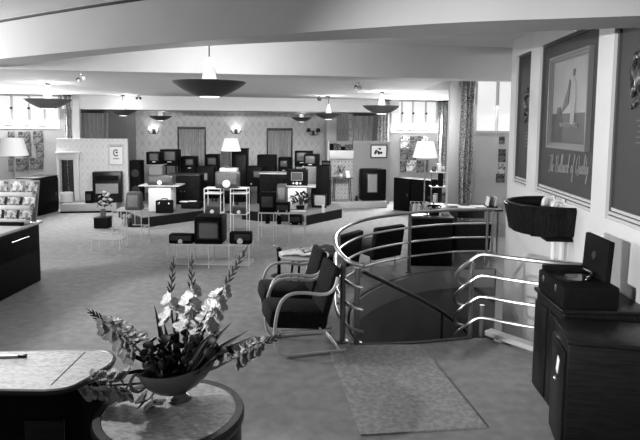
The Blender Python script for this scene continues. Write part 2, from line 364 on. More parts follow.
for (x0, x1, y, lab) in ((178,205,128.2,'pale pleated curtain in the left recess of the damask back wall'),(267.5,292,129.5,'pale pleated curtain in the right recess of the damask back wall')):
    s0, z = bs(x0,y,T2-.08); s1, _ = bs(x1,y,T2-.08)
    curtain('recess_curtain', lab, s0+.03, s1-.03, T2-.08, .02, z-.03, 'curtain_pale', 7, .045)
    mb = MB()
    for s in (s0, s1): bb(mb, s-.025, s+.025, T2-.06, T2, 0, z)
    bb(mb, s0-.025, s1+.025, T2-.06, T2, z, z+.05)
    o = bput(mb, f'trim_{12 if x0<200 else 13}', 'rim'); o['kind'] = 'structure'; o['label'] = 'thin frame around a curtained recess'
def pat(label, x0, x1, y, t, z0, z1, f, dep=.05): curtain('patterned_curtain', label, bs(x0,y,t)[0], bs(x1,y,t)[0], t, z0, z1, 'cretonne', f, dep, None)
pat('patterned curtain between the left window and the alcove', 64.5, 73.5, 115, TW-.13, .02, 2.93, 3)
pat('patterned curtain between the alcove and the far right window', 378.5, 389.5, 115, TW-.13, .02, 2.93, 3)
pat('narrow patterned curtain at the right edge of the far right window', 439, 447, 115, TW-.13, .02, 2.93, 2)
pat('long patterned curtain beside the white pier, nearest the desk', 461.5, 474.5, 115, TN-.13, .02, 3.26, 3, .06)

# ================================================================== LAMPS HANGING
def pendant(px, ry, dia_px, dia, label, ztop, k_e=1.0):
    Y = F*dia/dia_px; p = Yp(px, ry, Y); r = dia/2; h = dia*.2
    t = thing('pendant_lamp', label, 'ceiling lamp', (p.x, p.y, p.z-h), 0, 'bowl lamps hanging from the ceiling')
    prof = [(r*.30,0),(r*.5,h*.2),(r*.75,h*.52),(r*.93,h*.83),(r,h),(r*.985,h+.005),(r*.9,h*.84),(r*.7,h*.55),(r*.45,h*.27),(r*.26,.03*h)]
    mb = MB(); mb.lathe(prof, n=40, cap=False); mb.build('bowl', 'bowl', t)
    mb = MB(); mb.lathe([(0,-.012),(r*.22,-.008),(r*.3,.005),(r*.28,.015),(0,.02)], n=24); mb.build('diffuser', 'glow', t)
    k = dia/.86
    mb = MB(); mb.lathe([(.085*k,h*.3),(.082*k,h+.05*k),(.07*k,h+.13*k),(.045*k,h+.21*k),(.02*k,h+.28*k),(.01,h+.29*k)], n=20); mb.build('neck', 'neck', t)
    mb = MB(); mb.cyl((0,0,h+.28*k),(0,0,ztop-(p.z-h)),.008); mb.lathe([(.05,ztop-(p.z-h)-.03),(.05,ztop-(p.z-h))]); mb.build('stem', 'rim', t)
    L = bpy.data.lights.new('lamp_bulb', 'POINT'); L.energy = BULB*k*k*k_e; L.shadow_soft_size = .12*k
    lo = bpy.data.objects.new('lamp_bulb', L); COL.objects.link(lo); lo.parent = t; lo.location = (0,0,h+.12*k)
    return t
BULB = 44
pendant(209.5, 82, 73, .88, 'large bowl lamp, the biggest and nearest, hanging left of centre', 3.46, 4.5)
pendant(48, 99.5, 45, .82, 'bowl lamp hanging in front of the left window', 2.96)
pendant(123, 110, 28, .72, 'bowl lamp hanging before the shaded side wall, above the fireplace partition', 2.96)
pendant(160.5, 116, 23, .70, 'small bowl lamp hanging above the left wall sconce', 2.59)
pendant(301.5, 117.5, 21, .66, 'smallest bowl lamp, hanging left of the right wall sconce', 2.59)
pendant(328.5, 113.5, 28, .72, 'bowl lamp hanging before the pale pilaster right of the damask wall', 2.96)
pendant(381.5, 106, 38, .84, 'bowl lamp hanging beside the far right window', 2.96)

def spot(px, py, z, label):
    p = G(px, py, z); t = thing('ceiling_spotlight', label, 'spotlight', p, random.uniform(-.5,.5), 'twin spotlights on the low ceiling')
    MB().lathe([(.05,-.02),(.05,0)]).cyl((0,0,-.02),(0,0,-.07),.012).build('mount', 'rim', t)
    t.scale = (.62,.62,.62)
    for s in (-1, 1):
        mb = MB(); mx = Euler((R(55)*s, 0, .4)).to_matrix()
        mb.lathe([(.02,.05),(.035,.04),(.05,-.04),(.055,-.06),(.045,-.055),(.0,-.02)], c=(.05*s,.03*s,-.11), mtx=mx, n=14); mb.build('spot_head', 'bowl' if s > 0 else 'rim', t)
spot(81, 74, ZT, 'twin spotlight on the low ceiling above the left window')
spot(358, 82.5, ZT, 'twin spotlight on the low ceiling above the right bowl lamp')
spot(319.5, 96.5, ZT, 'small twin spotlight on the ceiling over the right display platform')
spot(138.5, 95, ZT, 'small twin spotlight on the ceiling over the left display platform')

def sconce(px, py, label, lit):
    s, z = bs(px, py, T2-.02); p = B(s, T2, z)
    t = thing('wall_sconce', label, 'wall lamp', p, A, 'twin-arm sconces on the damask wall')
    MB().box((0,-.02,0),(.1,.04,.16),.01).build('back_plate', 'rim', t)
    for k in (-1, 1):
        mb = MB(); mb.tube(spline([(0,-.04,-.02),(.08*k,-.1,-.07),(.15*k,-.12,0),(.16*k,-.12,.06)],5), .012, 6); mb.build('arm', 'rim', t)
        MB().lathe([(.09,.04),(.055,.16),(.05,.16),(.085,.04)], c=(.16*k,-.12,0), n=16).build('sconce_shade', 'shade' if lit else 'relief', t)
    if lit:
        L = bpy.data.lights.new('sconce_bulb', 'POINT'); L.energy = 2.6; L.shadow_soft_size = .06
        lo = bpy.data.objects.new('sconce_bulb', L); COL.objects.link(lo); lo.parent = t; lo.location = (0,-.2,.12)
sconce(154, 131.5, 'lit wall sconce on the damask wall left of the left recess', True)
sconce(236, 131.5, 'lit wall sconce on the damask wall above the conical lamp shade', True)
sconce(313, 133, 'dark wall sconce on the damask wall right of the right recess', False)

def floor_lamp(px, y0, y1, wpx, w, label):
    Y = F*w/wpx; a = Yp(px, y0, Y); b = Yp(px, y1, Y); h = a.z-b.z
    t = thing('floor_lamp', label, 'floor lamp', (a.x, a.y, 0))
    MB().lathe([(.15,0),(.15,.02),(.12,.035),(.02,.05)], n=24).build('base', 'rim', t)
    MB().cyl((0,0,.04),(0,0,a.z-.04),.014).build('pole', 'chrome', t)
    MB().lathe([(w/2,b.z),(w*.33,a.z),(w*.325,a.z-.002),(w/2-.008,b.z)], n=32, cap=False).build('lamp_shade', 'shade', t)
    return t
floor_lamp(12.5, 138, 155.5, 29, .54, 'floor lamp with white conical shade behind the leaflet rack')
floor_lamp(425.5, 141.5, 157.5, 25, .52, 'floor lamp with white conical shade in front of the right wall prints')
floor_lamp(231, 138.5, 151, 20, .50, 'floor lamp with white conical shade among the dark sets by the damask wall')

# ================================================================== LEFT DISPLAY WALL
def backthing(name, label, cat, px, t=0, zb=0, group=None, py=200):
    s = bs(px, py, t)[0]; return thing(name, label, cat, B(s, t, zb), A, group), s
s0, s1 = bs(57,170,0)[0], bs(128,170,0)[0]; zt = bs(90,138.7,0)[1]; w = s1-s0
t = thing('fireplace_partition', 'papered partition with a white fireplace surround on a low plinth', 'partition', B((s0+s1)/2, 0, 0), A)
fo0, fo1 = bs(60,160,0)[0]-(s0+s1)/2, bs(74,160,0)[0]-(s0+s1)/2; fz = bs(66,160,0)[1]
mb = MB(); 
mb.box((fo1/2+w/4,.06,zt/2),(w/2-fo1,.12,zt)); mb.box(((fo0+fo1)/2,.06,(fz+zt)/2),(fo1-fo0,.12,zt-fz)); mb.box(((fo0-w/2)/2,.06,zt/2),(w/2+fo0,.12,zt))
mb.build('panel', 'panel_paper', t)
mb = MB(); mb.box(((fo0+fo1)/2,.40,fz/2),(fo1-fo0+.1,.03,fz)); mb.box((fo1+.03,.26,fz/2),(.03,.28,fz)); mb.box((fo0-.03,.26,fz/2),(.03,.28,fz)); mb.build('firebox', 'grille_dark', t)
mb = MB(); sw = .13
mb.box((fo1+sw/2,-.04,fz/2+.02),(sw,.08,fz+.04),.008); mb.box((fo0-.03,-.04,fz/2+.02),(.06,.08,fz+.04),.008); mb.box(((fo0+fo1)/2+.05,-.04,fz+.09),(fo1-fo0+.20,.08,.16),.008)
mb.build('fireplace_surround', 'white', t)
MB().box(((fo0+fo1)/2+.06,-.07,fz+.19),(fo1-fo0+.26,.16,.05),.01).build('mantel', 'white', t)
px0, px1 = bs(61,205,-.6)[0]-(s0+s1)/2, bs(117,205,-.6)[0]-(s0+s1)/2
PH = .22
o = MB().box(((px0+px1)/2,-.37,PH/2),(px1-px0,.62,PH),.01).build('plinth', 'plinth', t)
MB().box(((px0+px1)/2,-.69,.02),(px1-px0,.02,.04)).build('kick_strip', 'black', o)
s = bs(66.5,190,-.25)[0]; o = MB().lathe([(.14,0),(.16,.02),(.16,.24),(.15,.25),(.15,.22),(.13,.03)], n=24).build('round_tub', 'white', None, loc=B(s,-.25,PH)); tag(o, 'short white tub standing on the plinth inside the fireplace opening', 'tub')
# heater-like console
def on_back(x0, x1, yt, t, zb, d):      # box in the back frame from pixel span
    a, z = bs(x0,yt,t); b, _ = bs(x1,yt,t); return (a+b)/2, b-a, z-zb
def screen(parent, cx, cz, w, h, y, material='screen', bezel='rim', bulge=.012, fw_=.018):
    mb = MB(); mb.sheet(lambda u,v: ((lambda p,q: (cx+p*w/2*(1-.05*q*q), y-.004-bulge*(1-p*p)*(1-q*q), cz+q*h/2*(1-.06*p*p)))(2*u-1,2*v-1)), 8, 8, .012)
    o = mb.build('screen', material, parent)
    mb = MB(); k = fw_
    for q in (-1,1):
        mb.box((cx,y-.004,cz+q*(h/2+k/2)),(w+2*k,.02,k),.004); mb.box((cx+q*(w/2+k/2),y-.004,cz),(k,.02,h),.004)
    mb.build('bezel', bezel, parent); return o
def knob(parent, x, z, y, r=.018, material='ivory'):
    mx = Euler((PI/2,0,0)).to_matrix(); return MB().lathe([(r,0),(r,.016),(r*.8,.022),(0,.024)], c=(x,y,z), mtx=mx, n=14).build('knob', material, parent)
def grille(parent, cx, cz, w, h, y, material='grille', name='speaker_grille'):
    mb = MB(); mb.box((cx,y-.003,cz),(w,.012,h),.003)
    n = max(3, int(h/.05))
    for i in range(n): mb.box((cx,y-.011,cz-h/2+(i+.5)*h/n),(w,.006,.008))
    return mb.build(name, material, parent)
def cabinet(parent, w, h, d, material='dark', z0=0, bev=.014, name='cabinet'):
    return MB().box((0,0,z0+(h-z0)/2),(w,d,h-z0),bev).build(name, material, parent)
def legs(parent, w, d, h, material='dark', r=.02, splay=.0):
    for sx in (-1,1):
        for sy in (-1,1):
            MB().cyl((sx*(w/2-.03),sy*(d/2-.03),h),(sx*(w/2-.03+splay),sy*(d/2-.03+splay),0),r,r*.7,8).build('leg', material, parent)

c, w, h = on_back(92,121,172,-.5,PH,.3)
t = thing('console_radio', 'dark console radio with a pale horizontal band on the fireplace plinth', 'radio', B(c,-.36,PH), A)
cabinet(t, w, h, .28, 'walnut'); grille(t, 0, h*.46, w*.78, h*.32, -.14, 'grille'); MB().box((0,-.145,h*.8),(w*.8,.01,h*.16),.003).build('dial_panel', 'dull', t)
c, w, h = on_back(84.5,92,191.5,-.6,PH,.2)
t = thing('table_radio', 'tiny black radio on the fireplace plinth left of the banded console', 'radio', B(c,-.52,PH), A); cabinet(t, w, h, .12, 'black'); grille(t, 0, h/2, w*.6, h*.5, -.06, 'grille_dark')

def picture(label, x0, x1, y0, y1, t, kind):
    (a, z1), (b, z0) = bs(x0,y0,t), bs(x1,y1,t); w, h = b-a, z1-z0
    r = thing('framed_picture', label, 'picture', B((a+b)/2, t, (z0+z1)/2), A)
    fm = .03; mb = MB(); fmat = 'frame' if kind == 'head' else 'rim'
    for q in (-1,1): mb.box((q*(w/2-fm/2),-.012,0),(fm,.03,h),.004); mb.box((0,-.012,q*(h/2-fm/2)),(w-2*fm,.03,fm),.004)
    mb.build('frame', fmat, r); MB().box((0,-.004,0),(w-2*fm,.012,h-2*fm)).build('mount', 'paper', r)
    mb = MB()
    if kind == 'head':
        mb.tube([(math.cos(a)*w*.15, -.012, h*.08+math.sin(a)*h*.15) for a in [x*.4 for x in range(2,15)]], w*.035, 6)
        mb.ball((.02,-.012,h*.1), w*.07, (1,.1,1)); mb.box((0,-.012,-h*.2),(w*.4,.006,h*.035)); mb.box((0,-.012,h*.4),(w*.8,.006,h*.04))
    else:
        for p in range(14): mb.ball((random.uniform(-.25,.25)*w,-.011,random.uniform(-.2,.2)*h), w*random.uniform(.04,.1), (1,.06,1), sub=1)
    mb.build('drawing', 'rim', r)
picture('pale framed head drawing on the fireplace partition', 108, 124, 144, 165, -.0, 'head')
picture('dark framed print on the right papered partition', 370.5, 387, 144.5, 158, -.0, 'blot')

# ------------------------------------------------ right partition
s0, s1 = bs(328,170,0)[0], bs(390,170,0)[0]; zt = bs(360,141,0)[1]; w = s1-s0; mid = (s0+s1)/2
t = thing('display_partition', 'papered partition with open shelf recess on a low pale plinth', 'partition', B(mid,0,0), A)
r0, r1 = bs(329,150,0)[0]-mid, bs(353,150,0)[0]-mid; zb = bs(340,150,0)[1]; zc = bs(340,159,0)[1]; zf = bs(340,200,0)[1]
mb = MB(); mb.box(((r1+w/2)/2,.05,zt/2),(w/2-r1,.1,zt)); mb.build('panel', 'wall_grey', t)
mb = MB(); mb.box(((r0+r1)/2,.05,zc/2),(r1-r0,.1,zc)); mb.build('figured_panel', 'stand_paper', t)
mb = MB(); mb.box(((r0+r1)/2,.0,(zb+zc)/2),(r1-r0,.2,zb-zc-.02),.006); mb.build('shelf_box', 'white', t)
mb = MB(); mb.box((r0-.02,.1,zt/2),(.05,.22,zt)); mb.build('end_post', 'wall', t)
mb = MB(); mb.box(((r0+r1)/2,.17,(zb+zt)/2),(r1-r0,.03,zt-zb)); mb.build('recess_back', 'wall_grey', t)
q0, q1 = bs(330,203,-.65)[0]-mid, bs(387,203,-.65)[0]-mid
o = MB().box(((q0+q1)/2,-.36,.09),(q1-q0,.6,.18),.01).build('plinth', 'plinth', t)
for i in range(6):                       # boxes and books on the shelf
    bw = random.uniform(.05,.13); hh = random.uniform(.10,.2); sx = mid+r0+.07+i*.108
    o = MB().box((0,0,hh/2),(.085,.13,hh),.006, rot=(0,0,random.uniform(-.1,.1))).build('shelf_box', 'photo' if i%3 else 'black', None, loc=B(sx,0,zb-.01), rz=A)
    tag(o, ['black box at the left end of the partition shelf','dark printed carton beside the black box on the partition shelf','second dark printed carton on the partition shelf','black box in the middle of the partition shelf','dark printed carton right of the middle black box','dark printed carton at the right end of the partition shelf'][i], 'box', 'boxes on the partition shelf')
c, w, h = on_back(362,387,169,-.55,.18,.3)
t = thing('radiogram', 'dark upright radiogram with tall pale grille on the right plinth', 'radiogram', B(c,-.36,.18), A)
cabinet(t, w, h, .34, 'dark', bev=.04); grille(t, -.05, h*.55, w*.36, h*.55, -.17, 'grille'); MB().box((-.05,-.172,h*.55),(w*.36+.05,.008,h*.55+.05),.003).build('grille_frame', 'rim', t); MB().box((0,-.17,.03),(w*.9,.03,.05)).build('base_rail', 'black', t)
c, w, h = on_back(333,353,178,-.5,.18,.3)
t = thing('side_table', 'small thin-legged table against the figured panel of the right partition', 'table', B(c,-.38,.18), A)
MB().box((0,0,h-.012),(w,.3,.024),.006).build('table_top', 'midwood', t); legs(t, w*.86, .26, h-.024, 'midwood', .016, .03)
tz = .18+h
t2 = thing('flower_vase', 'small white flowers in a vase on the thin-legged table', 'vase', B(c-.03,-.38,tz), A)
MB().lathe([(.03,0),(.05,.04),(.03,.1),(.035,.12)], n=14).build('vase', 'white', t2)
mb = MB()
for i in range(14):
    a = random.uniform(0,2*PI); rr = random.uniform(0,.13); z = .2+random.uniform(0,.2)
    MB().ball((rr*math.cos(a),rr*math.sin(a)*.6,z), .028, sub=1).build('blossom','petal',t2)
mb = MB()
for i in range(10):
    a = random.uniform(0,2*PI); mb.tube([(0,0,.1),(.1*math.cos(a),.06*math.sin(a),.3)], .006, 5)
mb.build('stems', 'stem', t2)
o = MB().box((0,0,.09),(.13,.02,.2),.004, rot=(-.25,0,.5)).build('price_card', 'paper', None, loc=B(c+.15,-.40,tz-.005), rz=A); tag(o, 'tilted white card beside the vase on the thin-legged table', 'card')
s = bs(357,196,-.5)[0]; t = thing('ornament', 'small dark ornament on the right plinth beside the upright radiogram', 'ornament', B(s,-.45,.18)); MB().lathe([(.05,0),(.06,.03),(.03,.07),(.05,.10),(.02,.14)],n=14).build('ornament_body','rim',t)

# ------------------------------------------------ prints on the window walls
def prints(cells, t, labels, group, material):
    for (x0,y0,x1,y1), lab in zip(cells, labels):
        (a,z1),(b,z0) = bs(x0,y0,t), bs(x1,y1,t)
        mm = material[hash(lab) % len(material)] if False else material[(int(x0)+int(y0)) % len(material)]
        o = MB().box((0,0,0),(b-a,.02,z1-z0)).build('photographic_print', mm, None, loc=B((a+b)/2,t-.012,(z0+z1)/2), rz=A)
        tag(o, lab, 'print', group)
rows = ('top','middle','bottom')
cells = [(8,131.5,15,143),(18.5,131.5,31,144),(33,131,43.5,144),(8.5,145,15,158),(23,145,31.5,157),(36,146,44,158),(8.5,159.5,14,171.5),(16,158.5,29,171),(30,158,43.5,169.5)]
labs = [f'{a} dark photographic print in the {r} row on the wall below the left window' for r in rows for a in ('left','middle','right')]
prints(cells, TW, labs, 'dark prints below the left window', ['photo'])
cells = [(400.5,136,409,148),(410,136,421,149),(421.5,136,428,148),(400.5,149.5,408,159.5),(409,150,416,160),(400,161,406,172),(406.5,160.5,416,171),(416.5,160,428,172.5)]
labs = ['top left dark print on the wall below the far right window','top middle dark print on the wall below the far right window','top right dark print on the wall below the far right window','middle row left dark print on the wall left of the right floor lamp shade','middle row right dark print touching the right floor lamp shade','bottom left print with pale figure below the far right window','bottom middle print with pale figure below the far right window','bottom right pale print behind the right floor lamp pole']
prints(cells, TW, labs, 'prints below the far right window', ['photo','photo','photo_pale'])
cells = [(499,136.5,504,144),(498.5,149,505,162),(498,164,504.5,174),(496,173.5,504,182.5)]
prints(cells, TN, ['small dark portrait card, topmost of four on the wall behind the desk','pale printed card second from the top behind the desk','pale printed card third from the top behind the desk','pale card lowest of four on the wall behind the desk'], 'cards on the wall behind the desk', ['photo_pale','photo'])

# ================================================================== CABINETS BY THE WALLS
def door_cabinet(label, x, y, rz, w, d, h, ndoor, material='dark', handle='chrome'):
    t = thing('cupboard', label, 'cabinet', (x,y,0), rz)
    cabinet(t, w, h, d, material, bev=.008)
    for i in range(ndoor):
        dw = w/ndoor; o = MB().box((-w/2+dw*(i+.5),-d/2-.008,h*.5),(dw-.02,.02,h-.08),.004).build('door', material, t)
        MB().cyl((-w/2+dw*(i+.5)+dw*.36,-d/2-.025,h*.55),(-w/2+dw*(i+.5)+dw*.36,-d/2-.025,h*.47),.008,n=8).build('handle', handle, o)
    MB().box((0,0,h+.01),(w+.02,d+.02,.02),.004).build('cabinet_top', material, t)
    return t
door_cabinet('dark cupboard with one door by the left wall, behind the leaflet rack', -7.48, 12.59, PI/2, .56, .5, .88, 1)
door_cabinet('dark cupboard with a wide door touching the fireplace partition', -7.42, 13.42, PI/2-.08, .90, .5, .90, 1)
door_cabinet('dark cupboard under the right prints, nearest the papered partition', 1.78, 14.86, R(-38), .50, .5, .84, 1)
door_cabinet('dark cupboard behind the pole of the right floor lamp', 2.245, 14.48, R(-38), .62, .5, .84, 1)

# ================================================================== PLATFORMS
def platform(label, poly, h=.23):
    c = sum((Vector((p[0],p[1],0)) for p in poly), Vector())/len(poly)
    t = thing('display_platform', label, 'platform', c, 0, 'low black display platforms')
    loc = [(p[0]-c.x,p[1]-c.y) for p in poly]
    MB().prism(loc, 0, h-.015).build('base', 'platform', t, smooth=False); MB().prism(loc, h-.015, h).build('platform_top', 'platform_top', t, smooth=False)
platform('low black angled platform left of centre, under the white drum pedestal', [(-4.22,11.72),(-3.12,12.98),(-3.0,14.3),(-5.3,14.2),(-5.25,13.0)])
platform('low black angled platform right of centre, in front of the right radiogram partition', [(-.80,12.22),(.06,13.4),(-.05,14.25),(-2.45,13.95),(-2.3,12.98)])
ZP = .23
def at(x0, x1, yt, Y, zb, d):           # base centre, width, height of a box whose front stands at Y
    ym = yt+8; a = Yp(x0,ym,Y); b = Yp(x1,ym,Y); z = Yp((x0+x1)/2,yt,Y).z
    return Vector(((a.x+b.x)/2, Y+d/2, zb)), b.x-a.x, z-zb

def pedestal(label, x0, x1, yt, Y, top=None, material='white', zb=ZP, name='pedestal'):
    p, w, h = at(x0,x1,yt,Y,zb,0); t = thing(name, label, 'pedestal', p+Vector((0,w/2,0)))
    MB().box((0,0,h/2-.012),(w,w*.8,h-.024),.01).build('column', material, t)
    tw = top or w*1.05; MB().box((0,0,h-.012),(tw,w*1.1,.024),.006).build('table_top', 'cream', t)
    return t, zb+h
def tv(label, x0, x1, yt, Y, zb, d=.36, scr=(.5,.6,.62,.5), material='dark', smat='screen', nk=2, lg=0, body0=0, rz=0, name='television_set', group=None, front='dull', bezel='rim'):
    p, w, h = at(x0,x1,yt,Y,zb,d); t = thing(name, label, 'television', p, rz, group)
    cabinet(t, w, h, d, material, z0=lg, bev=.016)
    bh = h-max(lg,body0); b0 = max(lg,body0)
    screen(t, (scr[0]-.5)*w, b0+scr[1]*bh, scr[2]*w, scr[3]*bh, -d/2, smat, bezel)
    if nk == 2 and not lg: MB().box(((scr[0]-.5)*w,-d/2-.004,b0+bh*max(.05,scr[1]-scr[3]*.5-.13)),(w*.22,.01,.022),.002).build('name_plate','ivory',t); nk = 0
    for i in range(nk): knob(t, (-.22+.44*i/(max(1,nk-1)))*w, b0+bh*.14, -d/2, min(.02,w*.05))
    if lg: legs(t, w, d, lg, material)
    return t, zb+h
def radio(label, x0, x1, yt, Y, zb, d=.2, material='walnut', gm='grille_dark', dial='round', gr=(.5,.55,.8,.6), kn=0, rz=0, bev=.02, name='table_radio'):
    p, w, h = at(x0,x1,yt,Y,zb,d); t = thing(name, label, 'radio', p, rz)
    cabinet(t, w, h, d, material, bev=bev)
    if gr: grille(t, (gr[0]-.5)*w, gr[1]*h, gr[2]*w, gr[3]*h, -d/2, gm)
    if dial == 'round':
        mx = Euler((PI/2,0,0)).to_matrix(); r = min(w,h)*.24
        MB().lathe([(r,0),(r,.02),(r*.85,.028),(0,.028)], c=(0,-d/2-.008,h*.28 if h<w*.9 else h*.2), mtx=mx, n=22).build('dial', 'ivory', t)
    for i in range(kn): knob(t, (-.3+.6*i/max(1,kn-1))*w, h*.15, -d/2, min(.02,w*.05))
    return t, zb+h

# --- left platform group
t, z = pedestal('white drum-like pedestal with wide pale top on the left platform', 147.5, 170, 185.5, 12.5, top=.92)
radio('grey table radio with a round white dial on the left white pedestal', 147, 172.5, 175.5, 12.55, z, .3, 'midwood', 'grille_grey', 'round', (.5,.6,.84,.55))
p, w, h = at(154,170.5,199.5,12.30,ZP,.16)
t = thing('portable_gramophone_case', 'closed black portable case with handle standing on the left platform', 'case', p+Vector((.03,0,0)), .1)
MB().box((0,0,h*.46),(w,.16,h*.92),.02).build('case_body','black',t); MB().tube(spline([(-.07,0,h*.92),(-.05,0,h*1.02),(.05,0,h*1.02),(.07,0,h*.92)],5),.01,6).build('handle','dull',t)
for q in (-1,1): MB().box((q*w*.3,-.083,h*.7),(.04,.012,.04),.003).build('latch','chrome',t)
# long dark console behind
p, w, h = at(167,199.5,174.5,13.7,ZP,.5)
t = thing('radiogram', 'long dark lidded radiogram on the left platform behind the white pedestal', 'radiogram', p, 0)
cabinet(t,w,h-.04,.5,'dark'); MB().box((0,0,h-.02),(w+.03,.53,.03),.006).build('lid','walnut',t); MB().box((0,-.27,h-.012),(w,.01,.012)).build('lid_edge','chrome',t)
for q in (-1,1): o = MB().box((q*w/4,-.256,h*.42),(w/2-.03,.016,h*.7),.004).build('door','dull',t); knob(o, q*w*.06, h*.45, -.27, .014, 'chrome')
p, w, h = at(181,200,203,13.0,ZP,.4)
t = thing('record_cabinet', 'low black box at the right end of the left platform', 'cabinet', p); cabinet(t,w,h,.4,'black'); MB().box((0,-.205,h/2),(w*.9,.014,h*.8),.003).build('door','dull',t)
zrc = p.z+h
for i,(x,yy,lab) in enumerate(((184,13.15,'white leaflet lying on the low black box'),(192,13.22,'second white leaflet lying right on the low black box'))):
    q = Yp(x,205,yy); o = MB().box((0,0,.006),(.2,.14,.012),.002,rot=(0,0,.3*i-.2)).build('leaflet','paper',None,loc=(q.x,yy+.05,zrc)); tag(o, lab, 'leaflet')
# sets behind the left platform
t, z = pedestal('pale square pedestal carrying a black television behind the grey dial radio', 149, 161.5, 164.5, 14.9, material='wall_grey', top=.42, zb=0)
tv('black television with small screen on the pale pedestal, left of its twin', 146, 160.3, 152, 14.85, z, .36, (.55,.6,.55,.5))
p, w, h = at(160.3,177.5,164.5,15.3,0,.4)
t = thing('set_stand', 'dark legged stand carrying a black television set left of the left recess', 'stand', p); MB().box((0,0,h-.02),(w,.4,.04),.005).build('stand_top','dark',t); legs(t,w*.9,.38,h-.04,'dark',.02)
tv('black television on the legged stand, left of the curtained left recess', 159.6, 177.3, 149.5, 15.3, p.z+h, .38, (.55,.58,.6,.55))
p, w, h = at(129.5,140.5,160.5,15.0,0,.3)
t = thing('loudspeaker_cabinet', 'tall narrow dark loudspeaker cabinet beside the shaded side wall', 'loudspeaker', p); cabinet(t,w,h,.3,'dull')
for k in (.35,.72): MB().lathe([(w*.36,0),(w*.36,.012),(w*.2,.016),(0,.004)],c=(0,-.15,h*k),mtx=Euler((PI/2,0,0)).to_matrix(),n=20).build('speaker_cone','grille_dark',t)
tv('dark console television in front of the left recess, screen at its upper right', 180, 195, 156.5, 16.0, 0, .42, (.62,.78,.44,.2), body0=.55)
tv('dark television before the gap between left recess and grey column', 205, 217.5, 154.5, 16.6, 0, .42, (.55,.78,.6,.2), body0=.4)
tv('dark legged television with pale left-hand screen left of the central radio', 196.5, 213.5, 167, 14.4, 0, .42, (.4,.55,.46,.3), lg=.56, smat='screen_pale', nk=1)
# centre back
p, w, h = at(220.5,230,151,15.6,0,.3); t = thing('loudspeaker_column', 'grey cloth loudspeaker column under the central lamp shade', 'loudspeaker', p); cabinet(t,w,h,.3,'dull'); MB().box((0,-.154,h*.6),(w*.96,.02,h*.78),.004).build('speaker_cloth','grille_grey',t)
p, w, h = at(231.5,246.5,149.5,15.9,0,.42); t = thing('radiogram', 'tall dark radiogram right of the grey loudspeaker column', 'radiogram', p); cabinet(t,w,h,.42,'dark'); MB().box((0,-.214,h*.5),(w*.86,.02,h*.8),.004).build('door','walnut_up',t); MB().box((0,0,h+.012),(w+.03,.44,.024),.004).build('lid','dark',t)
tv('dark legged television with screen at its right side, right of the central radio', 246.8, 262.5, 166.5, 14.9, 0, .42, (.68,.62,.44,.26), lg=.56, smat='grille_grey', nk=1)
p, w, h = at(257,275.5,155,15.6,0,.42); t = thing('radiogram', 'broad dark radiogram left of the curtained right recess', 'radiogram', p); cabinet(t,w,h,.42,'dark'); 
for q in (-1,1): MB().box((q*w/4,-.214,h*.5),(w/2-.02,.02,h*.85),.004).build('door','dull',t)
tv('dark console television before the curtained right recess', 278, 291.5, 157.5, 16.0, 0, .42, (.42,.8,.44,.17), body0=.4)
t, z = pedestal('pale pedestal carrying two black televisions right of the right recess', 305.5, 318, 166.5, 14.6, material='wall_grey', zb=0, top=.5)
tv('lower front black television on the pale pedestal at the right of the damask wall', 303.8, 319.5, 154.5, 14.55, z, .34, (.4,.58,.55,.55))
p, w, h = at(295,305.3,166,14.95,0,.34); t = thing('loudspeaker_cabinet', 'low loudspeaker cabinet with barred pale grille under the upper right television', 'loudspeaker', p); cabinet(t,w,h,.34,'dull'); grille(t,0,h*.9,w*.8,h*.15,-.17,'grille')
tv('upper rear black television at the right of the damask wall', 294.5, 312.5, 151, 15.0, p.z+h, .3, (.4,.6,.5,.5))
p, w, h = at(259.5,287,173,14.3,0,.5)
t = thing('radiogram', 'long dark legged radiogram with a pale top edge, left of the right white pedestal', 'radiogram', p); cabinet(t,w,h-.03,.5,'dark',z0=.42); legs(t,w,.5,.42,'dark'); MB().box((0,0,h-.015),(w+.02,.52,.03),.004).build('lid','cream',t)
for q in (-1,1): MB().box((q*w/4,-.254,.42+(h-.45)/2),(w/2-.03,.016,(h-.45)*.8),.004).build('door','dull',t)
p = Yp(229.5,200,14.6); t = thing('stool', 'low black stool seen between the two wire towers', 'stool', (p.x,14.7,0)); MB().box((0,0,.42),(.46,.34,.07),.02).build('seat','black',t); legs(t,.42,.32,.39,'dark',.018)

# --- right platform group
t, z = pedestal('white pedestal with pale top on the right platform', 287.5, 306.5, 186, 13.15, top=.86)
p, w, h = at(286.5,307.3,170,13.2,z,.34)
t = thing('table_television', 'black table set with white-outlined window on the right white pedestal', 'television', p); cabinet(t,w,h,.34,'black',bev=.018)
screen(t,0,h*.6,w*.5,h*.46,-.17,'screen_dark','grille',.008,.014)
for k in (-1,0,1): knob(t,k*w*.17,h*.16,-.17,.024 if k else .034)
t, z = pedestal('small dark pedestal just behind the right white pedestal', 311, 317, 187, 13.9, material='dull', top=.18)
p, w, h = at(317,330.3,166,13.8,ZP,.4); t = thing('radiogram', 'tall plain dark cabinet at the right end of the right platform', 'radiogram', p, -.12); cabinet(t,w,h,.4,'dark'); MB().box((0,-.204,h*.5),(w*.9,.016,h*.9),.004).build('door','dull',t)
radio('small flat dark radio on top of the tall plain cabinet of the right platform', 321.5, 330.5, 161, 13.85, p.z+h, .2, 'black', 'grille_dark', None, (.5,.5,.8,.5))
tv('small dark set with a large pale screen on the right platform', 311.5, 326.5, 194.5, 13.45, ZP+.0, .3, (.56,.56,.72,.74), smat='screen_pale', nk=0)
q = G(323,213,ZP); t = thing('ornament', 'slim pale ornament at the front right of the right platform', 'ornament', (q.x,q.y+.05,ZP)); MB().lathe([(.04,0),(.05,.05),(.03,.12),(.04,.17),(.03,.18)],n=14).build('ornament_body','petal',t)
